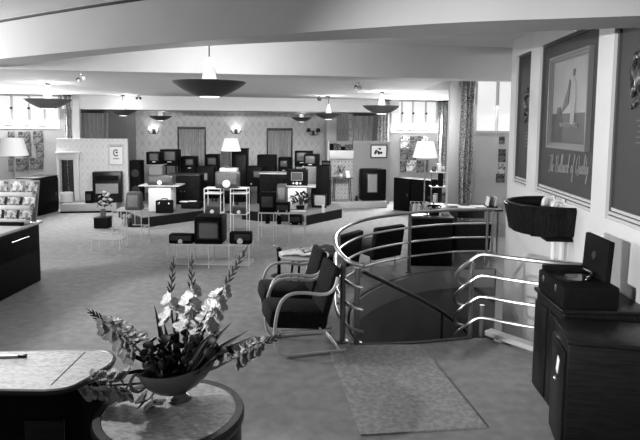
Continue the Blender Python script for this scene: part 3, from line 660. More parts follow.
# shrub
q = G(300,212,ZP); t = thing('potted_plant', 'leafy dark plant with pale flecks in front of the right white pedestal', 'plant', (q.x,q.y+.08,ZP)); MB().lathe([(.07,0),(.1,.12),(.105,.13),(.09,.13),(.08,.1)],n=16).build('pot','dull',t)
def leafball(mb, n, c, rad, sz, zs=1):
    for i in range(n):
        a, b = random.uniform(0,2*PI), random.uniform(-.6,1.3); d = Vector((math.cos(a)*math.cos(b), math.sin(a)*math.cos(b), math.sin(b)*zs)); p = Vector(c)+d*rad*random.uniform(.5,1)
        mb.ball(p, sz, (1,.45,.12), (random.uniform(-1,1),random.uniform(-1,1),a), 1)
mb = MB(); leafball(mb, 60, (0,0,.28), .24, .06, .8); mb.build('leaves','leaf',t); mb = MB(); leafball(mb, 18, (0,-.05,.28), .25, .03, .8); mb.build('pale_leaves','petal',t)['kind'] = 'stuff'
mb = MB(); [mb.tube([(0,0,.1),(random.uniform(-.1,.1),random.uniform(-.1,.1),.35)],.006,5) for _ in range(6)]; mb.build('stems','stem',t)

# ================================================================== WIRE STANDS
def wire_stand(label, p, w, d, h, levels, nx=1, rz=0):
    t = thing('wire_stand', label, 'stand', p, rz, 'white wire display stands'); r = .008
    for i in range(nx+1):
        x = -w/2+w*i/nx
        for y in (-d/2, d/2): MB().cyl((x,y,0),(x,y,h),r,n=6).build('upright','wire',t)
    for z in [h]+list(levels):
        mb = MB(); mb.tube([(-w/2,-d/2,z),(w/2,-d/2,z),(w/2,d/2,z),(-w/2,d/2,z)], r, 6, closed=True)
        for k in range(1,5): mb.tube([(-w/2,-d/2+d*k/5,z),(w/2,-d/2+d*k/5,z)], r*.7, 5)
        for i in range(1,nx): mb.tube([(-w/2+w*i/nx,-d/2,z),(-w/2+w*i/nx,d/2,z)], r*.8, 5)
        mb.build('wire_shelf','wire',t)
    return t
# centre low table with three sets
YT = 8.5; a = G(168,268); b = G(249.5,268.5); cx = (a.x+b.x)/2; wt = b.x-a.x
wire_stand('long low white wire table carrying the near television and two radios', (cx, YT+.19, 0), wt, .40, .365, [.06], 4)
zt_ = .372
tv('nearest television, square black cabinet with rounded grey screen on the low wire table', 194.0, 222, 217, 8.53, zt_, .38, (.5,.5,.68,.56), material='dark', nk=0, front='dull')
radio('small dark radio with round dial left of the near television', 168.5, 192.8, 234.5, 8.52, zt_, .16, 'dull', 'grille_dark', 'round', (.5,.6,.86,.5), bev=.025)
radio('small dark radio with big round dial right of the near television', 229, 251.3, 232.5, 8.55, zt_, .16, 'dull', 'grille_dark', 'round', (.6,.6,.7,.5), bev=.025)
# towers
for x0, x1, lab in ((204.5,221,'left white wire tower holding up the central radio'),(230.5,247,'right white wire tower holding up the central radio')):
    a = G(x0,235); b = G(x1,235); wire_stand(lab, ((a.x+b.x)/2, a.y+.17, 0), b.x-a.x, .32, .94, [.42,.84])
Ytw = G(204,235).y
radio('large grey-fronted table radio bridging the two wire towers', 215, 238, 172, Ytw+.04, .948, .26, 'midwood', 'grille_grey', 'round', (.5,.6,.86,.7), bev=.02)
p, w, h = at(220,238,167.5,Ytw+.1,.948,.22); zc = Yp(226,172,Ytw+.04).z
t = thing('record_player', 'pale flat record player on top of the large grey table radio', 'record player', (p.x-.02,p.y,zc)); MB().box((0,0,.035),(w*.95,.22,.07),.01).build('plinth','cream',t); MB().lathe([(.09,.07),(.09,.085),(0,.087)],n=24).build('turntable','rec',t)
radio('small radio with round dial on the lower shelf of the left wire tower', 205.5, 219, 205.5, Ytw+.04, .428, .18, 'midwood', 'grille_dark', 'round')
radio('small radio with round dial on the lower shelf of the right wire tower', 231.8, 246, 206.5, Ytw+.04, .428, .18, 'midwood', 'grille_dark', 'round')
# left wire stand
a = G(113,247); b = G(142.5,247); ws = wire_stand('white wire stand left of centre carrying a pale tapered loudspeaker', ((a.x+b.x)/2, a.y+.2, 0), b.x-a.x, .4, .66, [.34], 2)
wx, wy = (a.x+b.x)/2, a.y+.2
def taper_speaker(label, x0, x1, yt, Y, zb, d=.22):
    p, w, h = at(x0,x1,yt,Y,zb,d); t = thing('tapered_loudspeaker', label, 'loudspeaker', p); MB().box((0,0,h/2),(w,d,h),.03,taper=.8).build('cabinet','grille_grey',t); MB().box((0,-d/2+.015,h*.5),(w*.62,.02,h*.66),.005,rot=(-.09,0,0)).build('speaker_grille','grille',t)
taper_speaker('pale grey tapered loudspeaker on the left wire stand', 124, 140.5, 192.5, wy-.15, .667)
a = G(99,247); b = G(132,247)
wire_stand('low empty white wire stand on the floor at the foot of the left wire stand', (a.x+.24, a.y-.12, 0), .5, .3, .2, [], 2)
o_x = wx
def ornament(label, x, y, z, mats, s=1):
    t = thing('ornament', label, 'ornament', (x,y,z)); MB().lathe([(.05*s,0),(.055*s,.015*s),(.045*s,.03*s),(.07*s,.09*s),(.05*s,.16*s),(.025*s,.2*s),(.03*s,.21*s)],n=16).build('ornament_body',mats[0],t)
    MB().ball((0,-.01,.25*s),.05*s,(1,1,1.1)).build('ornament_top',mats[1],t)
ornament('white ornament on the shelf of the left wire stand', wx-.12, wy, .347, ('white','white'), .75)
ornament('dark ornament with a white top on the shelf of the left wire stand', wx+.0, wy-.05, .347, ('rim','white'), .8)
radio('flat dark radio on the shelf of the left wire stand', 129, 141, 226.5, wy-.1, .347, .14, 'black', 'grille_dark', None, (.5,.5,.7,.5))
# flowers on a dark box
q = G(100,229); t = thing('dark_box', 'dark cube stand carrying the chrysanthemums', 'box', (q.x, q.y+.18, 0)); cabinet(t,.30,.22,.30,'dull',name='box_body'); MB().box((0,0,.227),(.32,.32,.014),.004).build('box_top','walnut',t)
t = thing('chrysanthemum_vase', 'round pale chrysanthemums in a dark vase on the dark cube stand', 'flowers', (q.x,q.y+.18,.234)); MB().lathe([(.045,0),(.06,.06),(.04,.14),(.05,.17)],n=16).build('vase','vase',t)
mb = MB(); leafball(mb, 40, (0,0,.3), .19, .055, .9); mb.build('leaves','leaf',t)
for i in range(13):
    a = random.uniform(0,2*PI); rr = random.uniform(.03,.19); z = .28+.26*random.random()
    mb = MB(); c = Vector((rr*math.cos(a), rr*math.sin(a)*.8-.02, z)); mb.ball(c,.042,(1,1,.8))
    for k in range(8): mb.ball(c+Vector((.035*math.cos(k*PI/4),.035*math.sin(k*PI/4),.0)),.016,(1.2,1.2,.6),sub=1)
    mb.build('blossom','petal',t)
# right wire stand
a = G(258.5,241.5); b = G(304.5,241.5); wx, wy, ww = (a.x+b.x)/2, a.y+.2, b.x-a.x
wire_stand('wide white wire stand in front of the right platform', (wx,wy,0), ww, .42, .55, [.31], 3)
p, w, h = at(259,275,191.5,wy-.17,.557,.3); t = thing('leather_case_radio', 'upright black case radio on the left of the wide wire stand', 'radio', p); cabinet(t,w,h*.95,.26,'black',bev=.02); MB().tube(spline([(-.06,0,h*.95),(-.04,0,h*1.03),(.04,0,h*1.03),(.06,0,h*.95)],4),.009,6).build('handle','dull',t); grille(t,0,h*.5,w*.7,h*.5,-.13,'grille_dark')
radio('low black radio in the middle on top of the wide wire stand', 275.3, 289.5, 203, wy-.12, .557, .22, 'dull', 'grille_dark', None, (.5,.5,.8,.5), kn=2)
zz = Yp(282,203,wy-.12).z; taper_speaker('grey tapered loudspeaker standing on the low black radio', 271.5, 282.5, 184.5, wy-.08, zz, .2)
# move its base over the radio
bpy.data.objects[[o.name for o in bpy.data.objects if o.get('label')=='grey tapered loudspeaker standing on the low black radio'][0]].location.x += .08
ornament('dark ornament on the lower shelf of the wide wire stand', wx-.29, wy, .317, ('dull','dull'), .85)
ornament('black ornament with a white top on the lower shelf of the wide wire stand', wx-.06, wy-.04, .317, ('black','white'), .85)
t, _ = radio('small black radio with two pale knobs on the lower shelf of the wide wire stand', 288, 302, 215.5, wy-.15, .317, .2, 'dark', 'grille_dark', None, (.5,.6,.7,.5), kn=2)
o = MB().box((0,0,.004),(.28,.2,.008),.001,rot=(0,0,.2)).build('leaflet','paper',None,loc=(wx+.3,wy,.557)); tag(o,'white leaflet lying on the right of the wide wire stand','leaflet')

# ================================================================== RIGHT BACK FURNITURE
p = Yp(445,185,11.6); t = thing('tiered_stand', 'three-tier white stand of small goods beside the right floor lamp', 'stand', (p.x,11.6,0))
tz = [1.00,.80,.44]
tz = [Yp(440,171.5,11.6).z, Yp(440,186,11.6).z, Yp(440,204,11.6).z]
for z, w, x in zip(tz, (.34,.62,.6), (-.12,0,0)): MB().box((x,0,z-.008),(w,.3,.016),.004).build('tier','white',t)
for x in (-.26,.02): MB().cyl((x,.12,0),(x,.12,tz[0]),.012,n=8).build('upright','chrome',t)
sx, sy = p.x, 11.6
for i,(dx,z,hh,mm,lab) in enumerate(((-.24,0,.13,'photo','small printed carton at the left of the top tier'),(-.14,0,.17,'white','white bottle-shaped carton in the middle of the top tier'),(-.04,0,.11,'photo_pale','pale carton at the right of the top tier'),(-.24,1,.14,'black','black carton at the left of the middle tier'),(-.1,1,.27,'dull','tall dark carton in the middle of the middle tier'),(-.2,2,.22,'photo_pale','pale printed carton at the left of the lowest tier'),(-.02,2,.26,'photo','printed carton in the middle of the lowest tier'))):
    o = MB().box((0,0,hh/2),(.08,.08,hh),.006,rot=(0,0,.2*i)).build('carton',mm,None,loc=(sx+dx,sy-.04,tz[z])); tag(o, lab+' of the three-tier stand','carton','cartons on the three-tier stand')
t = thing('open_book', 'open white book propped on the middle tier of the three-tier stand', 'book', (sx+.17,sy-.03,tz[1])); MB().box((0,0,.1),(.24,.012,.2),.002,rot=(-.5,0,-.25)).build('page','paper',t); MB().box((.0,.0,.11),(.13,.014,.09),.001,rot=(-.5,0,-.25)).build('printed_image','photo_pale',t,loc=(0,-.012,0))
# desk
YD = 9.75; p0, p1 = Yp(441,206,YD), Yp(503,206,YD); zd = .80; dw = p1.x-p0.x
t = thing('desk', 'wooden desk with pale papers beside the white pier', 'desk', ((p0.x+p1.x)/2,YD+.35,0)); MB().box((0,0,zd-.02),(dw,.75,.04),.01).build('desk_top','midwood',t)
MB().box((-dw/2+.16,0,(zd-.04)/2),(.28,.66,zd-.04),.008).build('pedestal_drawers','midwood',t)
for y in (-.3,.3): MB().cyl((dw/2-.06,y,zd-.04),(dw/2-.06,y,0),.025,.02,10).build('leg','chrome',t)
MB().box((.1,.3,zd-.16),(dw-.5,.03,.22),.004).build('modesty_panel','midwood',t)
for i,(fx,fy,w_,d_,lab) in enumerate(((-.05,-.12,.30,.22,'large white sheet near the middle of the desk'),(.18,.0,.26,.2,'white sheet right of the large sheet on the desk'),(-.25,.1,.22,.2,'white sheet at the back left of the desk'))):
    o = MB().box((0,0,.006),(w_,d_,.012),.001,rot=(0,0,.2*i-.2)).build('paper_sheet','paper',None,loc=((p0.x+p1.x)/2+fx,YD+.3+fy,zd+.0)); tag(o,lab,'paper','papers on the desk')
t = thing('file_rack', 'small rack of upright white folders at the right end of the desk', 'rack', ((p0.x+p1.x)/2+dw*.38,YD+.3,zd)); MB().box((0,0,.01),(.2,.22,.02),.003).build('rack_base','dull',t)
for k in range(3): MB().box((-.06+.06*k,0,.1),(.012,.2,.17),.002,rot=(0,.15,0)).build('folder','paper' if k%2==0 else 'photo',t)
# big dark cabinet beyond railing with goods
p, w, h = at(412,453,217,8.86,0,.42); t = thing('display_counter', 'square black counter behind the far curve of the railing', 'counter', (p.x,p.y,0)); cabinet(t,w,h-.03,.42,'dull',bev=.01); MB().box((0,0,h-.015),(w+.03,.45,.03),.006).build('counter_top','midwood',t)
zc = h; cx_, cy_ = p.x, p.y
t = thing('wire_rack', 'small wire rack of white leaflets at the left of the black counter', 'rack', (cx_-.22,cy_,zc))
mb = MB(); [mb.tube([(x,-.1,0),(x,-.1,.16),(x,.1,.2),(x,.1,0)],.005,5) for x in (-.1,-.03,.04,.1)]; mb.tube([(-.1,-.1,.16),(.1,-.1,.16)],.005,5); mb.tube([(-.1,.1,.2),(.1,.1,.2)],.005,5); mb.build('rack_wires','chrome',t)
for k in range(3): MB().box((-.05+.05*k,.0,.1),(.05,.012,.16),.001,rot=(-.3,0,.4*k-.4)).build('leaflet','paper',t)
t = thing('telephone', 'black desk telephone on the black counter', 'telephone', (cx_+.06,cy_+.02,zc)); MB().box((0,0,.05),(.16,.16,.1),.02,taper=.7).build('phone_body','black',t); MB().tube(spline([(-.11,0,.13),(-.07,0,.15),(.07,0,.15),(.11,0,.13)],4),[.026]+[.016]*11+[.026],8).build('handset','black',t)
o = MB().box((0,0,.1),(.1,.02,.2),.003,rot=(-.3,.3,0)).build('standing_card','paper',None,loc=(cx_-.05,cy_+.08,zc)); tag(o,'tilted white card standing behind the telephone on the black counter','card')
o = MB().box((0,0,.05),(.12,.1,.1),.01).build('small_carton','photo_pale',None,loc=(cx_+.24,cy_,zc)); tag(o,'pale carton at the right end of the black counter','carton')

# ================================================================== ARMCHAIRS
def armchair(label, loc, rz):
    t = thing('bentwood_armchair', label, 'armchair', loc, rz, 'dark cantilever armchairs with pale bent frames')
    W2 = .26
    for sx in (-1,1):
        pth = [(sx*W2,y,z) for y,z in ((.36,.016),(.1,.016),(-.18,.016),(-.29,.04),(-.345,.12),(-.355,.26),(-.33,.45),(-.28,.57),(-.19,.625),(-.05,.625),(.10,.60),(.19,.61),(.245,.67),(.27,.76))]
        MB().tube(spline(pth,5), .017, 8, flat=.75).build('bent_arm', 'lacquer', t)
    MB().cyl((-W2,.30,.016),(W2,.30,.016),.014,n=8).build('cross_bar', 'lacquer', t)
    MB().cyl((-W2,.10,.25),(W2,.10,.25),.012,n=8).build('cross_bar', 'lacquer', t)
    for sx in (-1,1): MB().box((sx*(W2-.02),-.07,.235),(.035,.46,.03),.005,rot=(-.08,0,0)).build('seat_rail','lacquer',t)
    MB().box((0,-.105,.345),(.47,.60,.19),.05,rot=(-.12,0,0)).build('seat', 'uphol', t)
    MB().box((0,.215,.575),(.46,.08,.56),.03,rot=(-.27,0,0)).build('backrest', 'uphol', t)
    return t
arm1 = armchair('dark bentwood armchair nearest the camera, beside the stair railing post', (-.345,5.54,0), -PI/2+.30)
def place(label, loc, rz):
    c = copy_tree(arm1); c.location = loc; c.rotation_euler = (0,0,rz); c['label'] = label; return c
place('second dark bentwood armchair, just behind the nearest one', (-.49,6.20,0), -PI/2+.26)
def low_chair(label, loc, rz):
    t = thing('low_chair', label, 'chair', loc, rz, 'low dark chairs with their backs to the railing')
    MB().box((0,.10,.43),(.62,.10,.52),.03,rot=(-.16,0,0)).build('backrest','uphol',t)
    MB().box((0,-.22,.30),(.60,.58,.16),.04,rot=(-.06,0,0)).build('seat','uphol',t)
    for sx in (-1,1):
        for y,z in ((-.44,.24),(.0,.26)): MB().cyl((sx*.26,y,z),(sx*.27,y,0),.02,.014,8).build('leg','lacquer',t)
    return t
low_chair('low dark chair with its back to the left side of the railing', (.05,8.10,0), PI+1.0)
low_chair('low dark chair with its back to the railing, left of the black counter', (.69,8.72,0), PI+.70)
low_chair('low dark chair right of the black counter, its back to the railing', (2.16,9.24,0), PI+.03)

# table with magazines, ashtray
q = G(297,262,.42); t = thing('low_table', 'round pale low table with magazines beyond the armchairs', 'table', (-.46,7.2,0)); MB().lathe([(.32,.53),(.33,.54),(.33,.555),(.32,.56)],n=36).build('table_top','cream',t)
for k in range(3): a = k*2*PI/3+.3; MB().cyl((.2*math.cos(a),.2*math.sin(a),.53),(.27*math.cos(a),.27*math.sin(a),0),.016,.012,8).build('leg','dark',t)
for i,(dx,dy,a,hh,lab) in enumerate(((-.14,-.04,.3,0,'open white magazine at the left of the round low table'),(.02,-.1,-.2,0,'white magazine at the front of the round low table'),(.08,.1,.7,0,'dark-covered magazine at the back of the round low table'))):
    def pg(u,v): return ((u-.5)*.34,(v-.5)*.22,.012+.018*abs(math.sin((u-.5)*2*PI))*(1))
    o = MB().sheet(pg,10,2,.01).build('magazine','paper' if i<2 else 'photo_pale',None,loc=(-.46+dx,7.2+dy,.56+.012*i),rz=a); tag(o,lab,'magazine','magazines on the low table')
t = thing('box_stool', 'small dark box stool under the edge of the round low table', 'stool', (-.10,7.66,0)); cabinet(t,.2,.42,.2,'black',name='box_body'); MB().box((0,0,.43),(.22,.22,.03),.01).build('seat','uphol',t)
q = G(279,276); t = thing('ashtray_stand', 'slim dark standing ashtray with pale flared top beyond the armchairs', 'ashtray', (q.x,q.y,0)); MB().lathe([(.12,0),(.12,.015),(.03,.03)],n=20).build('base','rim',t); MB().lathe([(.028,.02),(.024,.2),(.03,.36),(.045,.42)],n=16).build('stem','dull',t); MB().lathe([(.045,.42),(.09,.455),(.095,.46),(.08,.455),(.03,.435)],n=20).build('ashtray_bowl','chrome',t)

# ================================================================== RAILINGS
def zsh(pts, f, dz): return [Vector((p[0],p[1],p[2]*f+dz)) for p in pts]
HR = (.92,.695,.47,.245)
base = [(.25,5.48,-.07),(.12,5.55,-.055),(.03,5.70,-.02),(-.025,5.95,0),(-.045,6.25,0),(-.04,6.65,0),(.05,7.10,0),(.25,7.60,0),(.53,7.99,0),(1.07,8.45,0),(1.65,8.77,0),(2.05,8.88,0),(2.46,8.93,0)]
t = thing('stair_railing', 'four-bar steel railing curving round the left and back of the stairwell', 'railing', (0,0,0))
for i, hz in enumerate(HR):
    MB().tube(spline([(p[0],p[1],p[2]+hz) for p in base],7), .024 if i == 0 else .017, 8).build('handrail' if i == 0 else 'rail', 'rail' if i else 'post', t)
for (x,y,r,mm,top) in ((.045,5.645,.03,'post',.90),(.19,5.60,.03,'post',.80),(-.01,6.9,.024,'curb',.92),(1.07,8.45,.026,'post',.92),(2.36,8.92,.022,'post',.92),(2.45,8.93,.018,'rail',.92)):
    MB().cyl((x,y,0),(x,y,top),r,n=12).build('post', mm, t); MB().lathe([(r*2,0),(r*2,.012),(r,.02)],c=(x,y,0),n=12).build('base_flange','post',t)
t = thing('stair_railing', 'four-bar steel railing at the right of the stair opening, bending toward the wall', 'railing', (0,0,0))
base2 = [(1.40,6.18,-.46),(1.31,6.10,-.41),(1.27,6.0,-.30),(1.29,5.90,-.20),(1.36,5.82,-.10),(1.46,5.79,-.015),(1.56,5.74,0),(1.70,5.65,0),(1.9,5.54,0),(2.12,5.44,0),(2.34,5.38,0)]
for i, hz in enumerate(HR):
    MB().tube(spline([(p[0],p[1],p[2]+hz) for p in base2],7), .022 if i == 0 else .017, 8).build('handrail' if i == 0 else 'rail', 'post' if i == 0 else 'rail', t)
for (x,y,top) in ((1.40,5.84,.82),(1.535,5.90,.34)): MB().cyl((x,y,0),(x,y,top),.024,n=12).build('post','post',t)
MB().cyl((2.1,5.45,0),(2.1,5.45,.92),.02,n=12).build('post','post',t)
t = thing('descending_handrail', 'dark handrail sloping down across the stairwell', 'handrail', (0,0,0))
MB().tube(spline([(.24,5.70,.74),(.55,6.0,.52),(1.2,6.35,.10),(1.8,6.45,-.42),(2.35,6.4,-.95)],6), .022, 8).build('handrail', 'rim', t)
MB().cyl((1.2,6.35,-1.0),(1.2,6.35,.1),.018,n=10).build('post','rim',t)

# ================================================================== RUG
q = [G(327,345.5),G(420,345.5),G(487,428),G(361,436)]
c = sum(q, Vector())/4; t = MB().prism([(p.x-c.x,p.y-c.y) for p in q], 0, .012).build('floor_mat','rug',None,smooth=False,loc=(c.x,c.y,0)); tag(t,'rectangular grey floor mat in front of the stair opening','mat')

# ================================================================== RIGHT WALL THINGS
# framed poster
ya, yb, z0, z1 = 5.57, 6.71, 2.0, 3.03
t = thing('framed_poster', 'large framed poster in the middle grey wall panel', 'poster', W((ya+yb)/2,-.05,(z0+z1)/2), PI/2-WA+PI)
w, h = yb-ya, z1-z0
mb = MB()
for k,(f0,f1,dp) in enumerate(((0,.025,.05),(.025,.05,.035),(.05,.065,.02))):
    for q in (-1,1):
        mb.box((q*(w/2-(f0+f1)/2),-dp/2,0),(f1-f0,dp,h-2*f0)); mb.box((0,-dp/2,q*(h/2-(f0+f1)/2)),(w-2*f1,dp,f1-f0))
mb.build('frame','poster_frame',t)
iw, ih = w-.13, h-.13; gz = -ih/2+ih*.36
MB().box((0,-.004,(gz+ih/2)/2),(iw,.008,ih/2-gz)).build('picture_field','sky',t); MB().box((0,-.004,(gz-ih/2)/2),(iw,.008,gz+ih/2)).build('picture_ground','sea',t)
def flat(parent, name, material, poly, y=-.010, th=.004):
    mb = MB(); mb.prism([(p[0],p[1]) for p in poly],0,th); bmesh.ops.transform(mb.bm, matrix=Matrix.Translation((0,y,0)) @ Matrix.Rotation(PI/2,4,'X'), verts=mb.bm.verts[:]); return mb.build(name, material, parent, smooth=False)
flat(t,'picture_shape','sea',[(-.22,gz-.0),(-.02,gz+.10),(.02,gz+.34),(-.01,gz+.36),(-.05,gz+.26),(-.2,gz+.05)])
flat(t,'picture_shape','sea',[(-.36,gz-.02),(-.22,gz-.02),(-.24,gz+.07),(-.33,gz+.07)])
flat(t,'picture_shape','grille',[(.05,gz-.12),(.15,gz-.12),(.19,gz+.16),(.16,gz+.34),(.10,gz+.38),(.07,gz+.18)])
flat(t,'picture_shape','sea',[(.08,gz+.39),(.13,gz+.39),(.14,gz+.46),(.09,gz+.46)])
def text(s, size, material, parent=None, shear=0, off=0, name='lettering', ext=.002):
    cu = bpy.data.curves.new(name,'FONT'); cu.body = s; cu.size = size; cu.align_x = 'CENTER'; cu.align_y = 'CENTER'; cu.extrude = ext; cu.shear = shear; cu.offset = off
    o = bpy.data.objects.new('tmp', cu); COL.objects.link(o); dg = bpy.context.evaluated_depsgraph_get(); dg.update()
    me = bpy.data.meshes.new_from_object(o.evaluated_get(dg)); bpy.data.objects.remove(o)
    me.transform(Matrix.Rotation(PI/2,4,'X')); me.materials.clear(); me.materials.append(M[material]); ob = bpy.data.objects.new(name, me); COL.objects.link(ob)
    if parent: ob.parent = parent
    return ob
o = text("HIS MASTER'S VOICE", .062, 'lettering', t, name='poster_lettering'); o.location = (.0,-.012,gz-.13); o.scale = (.9,1,1.2)
# script line under the poster
def script_text(words, material):
    # single-stroke slanted handwriting, one polyline list per letter (x, y in letter heights), advance width last
    A_ = {'T':([[(.0,.95),(.25,1.02),(.6,.98),(.8,1.05)],[(.42,1.0),(.38,.5),(.3,.05),(.15,-.02),(.08,.1)]],.62),
     'h':([[(0,.1),(.14,.6),(.2,.98),(.1,1.0),(.06,.6),(.02,0)],[(.03,.25),(.15,.45),(.22,.35),(.22,.05),(.34,.06)]],.36),
     'e':([[(0,.2),(.16,.28),(.2,.42),(.1,.46),(.03,.25),(.1,.02),(.3,.12)]],.32),
     'H':([[(.0,.8),(.15,1.0),(.16,.5),(.05,.0)],[(.5,1.05),(.44,.5),(.42,0),(.6,.05)],[(.02,.45),(.3,.55),(.55,.5)]],.68),
     'a':([[(.22,.4),(.1,.46),(.02,.2),(.08,.02),(.2,.2),(.24,.44),(.22,.05),(.36,.1)]],.36),
     'l':([[(0,.1),(.14,.6),(.18,.98),(.09,1.0),(.05,.5),(.07,.04),(.2,.08)]],.22),
     'm':([[(0,.4),(.06,.42),(.04,0)],[(.05,.25),(.15,.45),(.19,.3),(.17,0)],[(.19,.25),(.29,.45),(.33,.3),(.32,.04),(.44,.08)]],.46),
     'r':([[(0,.35),(.07,.48),(.1,.38),(.2,.42),(.18,.06),(.3,.08)]],.30),
     'k':([[(0,.1),(.14,.6),(.18,.98),(.1,1.0),(.05,.5),(.02,0)],[(.04,.22),(.2,.46),(.22,.34),(.08,.24),(.2,.03),(.32,.08)]],.36),
     'o':([[(.12,.46),(.02,.25),(.08,.02),(.2,.15),(.2,.4),(.12,.46),(.32,.42)]],.32),
     'f':([[(.0,.1),(.16,.6),(.22,.95),(.14,1.0),(.1,.5),(.04,-.4),(.14,-.35),(.1,.1),(.28,.12)]],.30),
     'Q':([[(.3,1.0),(.1,.85),(.02,.4),(.15,.02),(.42,.15),(.5,.6),(.4,.95),(.25,1.0)],[(.25,.25),(.45,-.08),(.6,-.05)]],.62),
     'u':([[(0,.42),(.04,.1),(.1,.02),(.2,.2),(.22,.44),(.22,.06),(.34,.1)]],.35),
     'i':([[(0,.3),(.06,.44),(.06,.06),(.16,.08)],[(.1,.66),(.115,.70)]],.18),
     't':([[(.06,.9),(.05,.1),(.1,.02),(.22,.1)],[(-.06,.55),(.22,.6)]],.22),
     'y':([[(0,.42),(.04,.12),(.12,.1),(.2,.44),(.16,-.2),(.06,-.45),(.0,-.3),(.14,.0),(.34,.15)]],.30)}
    items = []; x = 0
    for wd in words.split():
        mb = MB()
        for ch in wd:
            strokes, adv = A_[ch]
            for st in strokes: mb.tube([(x+p.x+.30*p.y, 0, p.y) for p in spline([(q[0],q[1],0) for q in st],5)], .015, 5)
            x += adv
        items.append(mb); x += .30
    k = 1.20/x
    for i, mb in enumerate(items):
        bmesh.ops.transform(mb.bm, matrix=Matrix.Diagonal((k,.3,k*1.35,1)) @ Matrix.Translation((-x/2,0,-.45)), verts=mb.bm.verts[:])
    return items
its = script_text('The Hallmark of Quality', 'grille')
pts = thing('script_lettering', 'white script lettering reading The Hallmark of Quality under the framed poster', 'sign')
for mb in its: mb.build('word', 'lettering', pts)
pts.location = W(6.13,-.046,1.83); pts.rotation_euler = (0,-.05,PI/2-WA+PI)
# relief emblems and the small lines of print under them
def emblem(label, y, z, sc):
    t = thing('relief_emblem', label, 'emblem', W(y,-.05,z), PI/2-WA+PI)
    mb = MB()
    mb.ball((0,-.02,-.02),.10,(1,.35,1.3)); mb.ball((0,-.02,.17),.06,(1.1,.4,.8)); mb.ball((0,-.02,.25),.03,(1,.5,1))
    for q in (-1,1):
        mb.ball((q*.13,-.02,.05),.05,(.8,.5,2.0),(0,q*.3,0)); mb.ball((q*.11,-.02,.17),.035,(1,.5,1.2)); mb.ball((q*.12,-.02,-.12),.045,(1.0,.5,1.6),(0,-q*.5,0))
        mb.tube(spline([(q*.16,-.02,-.1),(q*.2,-.02,.02),(q*.16,-.02,.12)],4),.018,6)
    for k in range(7): mb.ball((-.15+.05*k,-.02,-.24+.03*math.cos((k-3)*.8)),.03,(1,.4,.8))
    mb.build('relief','relief',t); t.scale = (sc*.72,1,sc)
    return t
emblem('relief coat of arms on the narrow far wall panel', 7.62, 2.53, .84)
emblem('relief coat of arms on the wall panel at the right edge', 4.62, 2.66, .95)
def finelines(label, y, z, w):
    t = thing('printed_lines', label, 'sign', W(y,-.048,z), PI/2-WA+PI)
    for k in range(5):
        l = w*random.uniform(.7,1.0); MB().box((0,0,-.045*k),(l,.004,.012)).build('print_line','board_line',t)
finelines('faint lines of small print under the far coat of arms', 7.62, 2.16, .22)
finelines('faint lines of small print under the right edge coat of arms', 4.55, 2.30, .24)
# half-round tub
yc, Rx, Ry = 6.18, .55, .48
t = thing('listening_tub', 'half-round dark wooden tub fixed to the wall under the poster', 'wall booth', W(yc,0,0), -WA)
def tub(mb, z0, z1, k0, k1, th, n=28):
    def fn(u,v):
        a = PI/2+PI*u; k = k0+(k1-k0)*v; return (Rx*k*math.cos(a)*abs(math.cos(a))**-.0, Ry*k*math.sin(a)*(1.0), z0+(z1-z0)*v)
    return mb.sheet(fn, n, 3, th)
tub(MB(), 1.13, 1.41, .90, 1.0, -.03).build('curved_front','walnut_up',t)
def half(k, z0, z1, mb): 
    pl = [(Rx*k*math.cos(PI/2+PI*i/24), Ry*k*math.sin(PI/2+PI*i/24)) for i in range(25)]; return mb.prism(pl, z0, z1)
half(.89, 1.10, 1.14, MB()).build('bottom','dark',t)
mb = MB(); mb.tube([(Rx*1.0*math.cos(PI/2+PI*i/24), Ry*math.sin(PI/2+PI*i/24), 1.41) for i in range(25)], .018, 8); mb.build('top_edge','walnut',t)
for y,x,l in ((.2,-.3,.35),(-.18,-.3,.35)):
    MB().prism([(0,y-.14),(0,y+.14),(-l,y)],1.07,1.10).build('wedge_bracket','dull',t)
for x in (-.09,-.17): MB().cyl((x,-.36,0.0),(x,-.36,1.09),.024,n=14).build('support_tube','ivory',t)
MB().box((-.14,-.36,1.085),(.26,.2,.03),.004).build('support_plate','dull',t)
for y, lab in ((6.36,'farther white curved spout bracket standing inside the wooden tub'),(6.05,'nearer white curved spout bracket standing inside the wooden tub')):
    t = thing('curved_bracket', lab, 'bracket', W(y,0,0), -WA)
    MB().tube(spline([(-.015,0,1.44),(-.06,0,1.455),(-.10,0,1.43),(-.115,0,1.37),(-.115,0,1.31)],5),[.022]*21,8).build('curved_tube','white',t); MB().box((-.008,0,1.44),(.016,.08,.07),.004).build('wall_plate','white',t)

# foreground cabinets at right
t = thing('record_cabinet', 'big dark cabinet in the right foreground corner', 'cabinet', (1.925,3.80,0), -.18); w, d, h = .74,.46,.83
MB().box((0,0,h/2-.01),(w,d,h-.02),.01).build('cabinet','walnut',t); MB().box((0,0,h-.0),(w+.02,d+.02,.03),.008).build('cabinet_top','walnut',t)
o = MB().box((-w/2-.008,0,h*.47),(.02,d-.05,h-.12),.005).build('door','walnut_up',t)
MB().ball((-w/2-.035,-.05,.50),.018).cyl((-w/2-.03,-.05,.50),(-w/2-.0,-.05,.50),.008,n=8).build('knob','chrome',o)
o2 = MB().box((-w/2-.024,-.05,.60),(.006,.05,.12),.001,rot=(.35,0,0)).build('price_tag','paper',o); 
t = thing('record_cabinet', 'dark cabinet under the open record player', 'cabinet', (2.02,4.46,0)); w, d, h = .64,.60,.86
MB().box((0,0,h/2-.01),(w,d,h-.02),.01).build('cabinet','walnut_up',t); MB().box((-.01,0,h),(w+.03,d+.02,.03),.008).build('cabinet_top','walnut',t)
for q in (-1,1): MB().box((-w/2-.008,q*d/4,h*.47),(.02,d/2-.03,h-.12),.004).build('door','walnut_up',t)
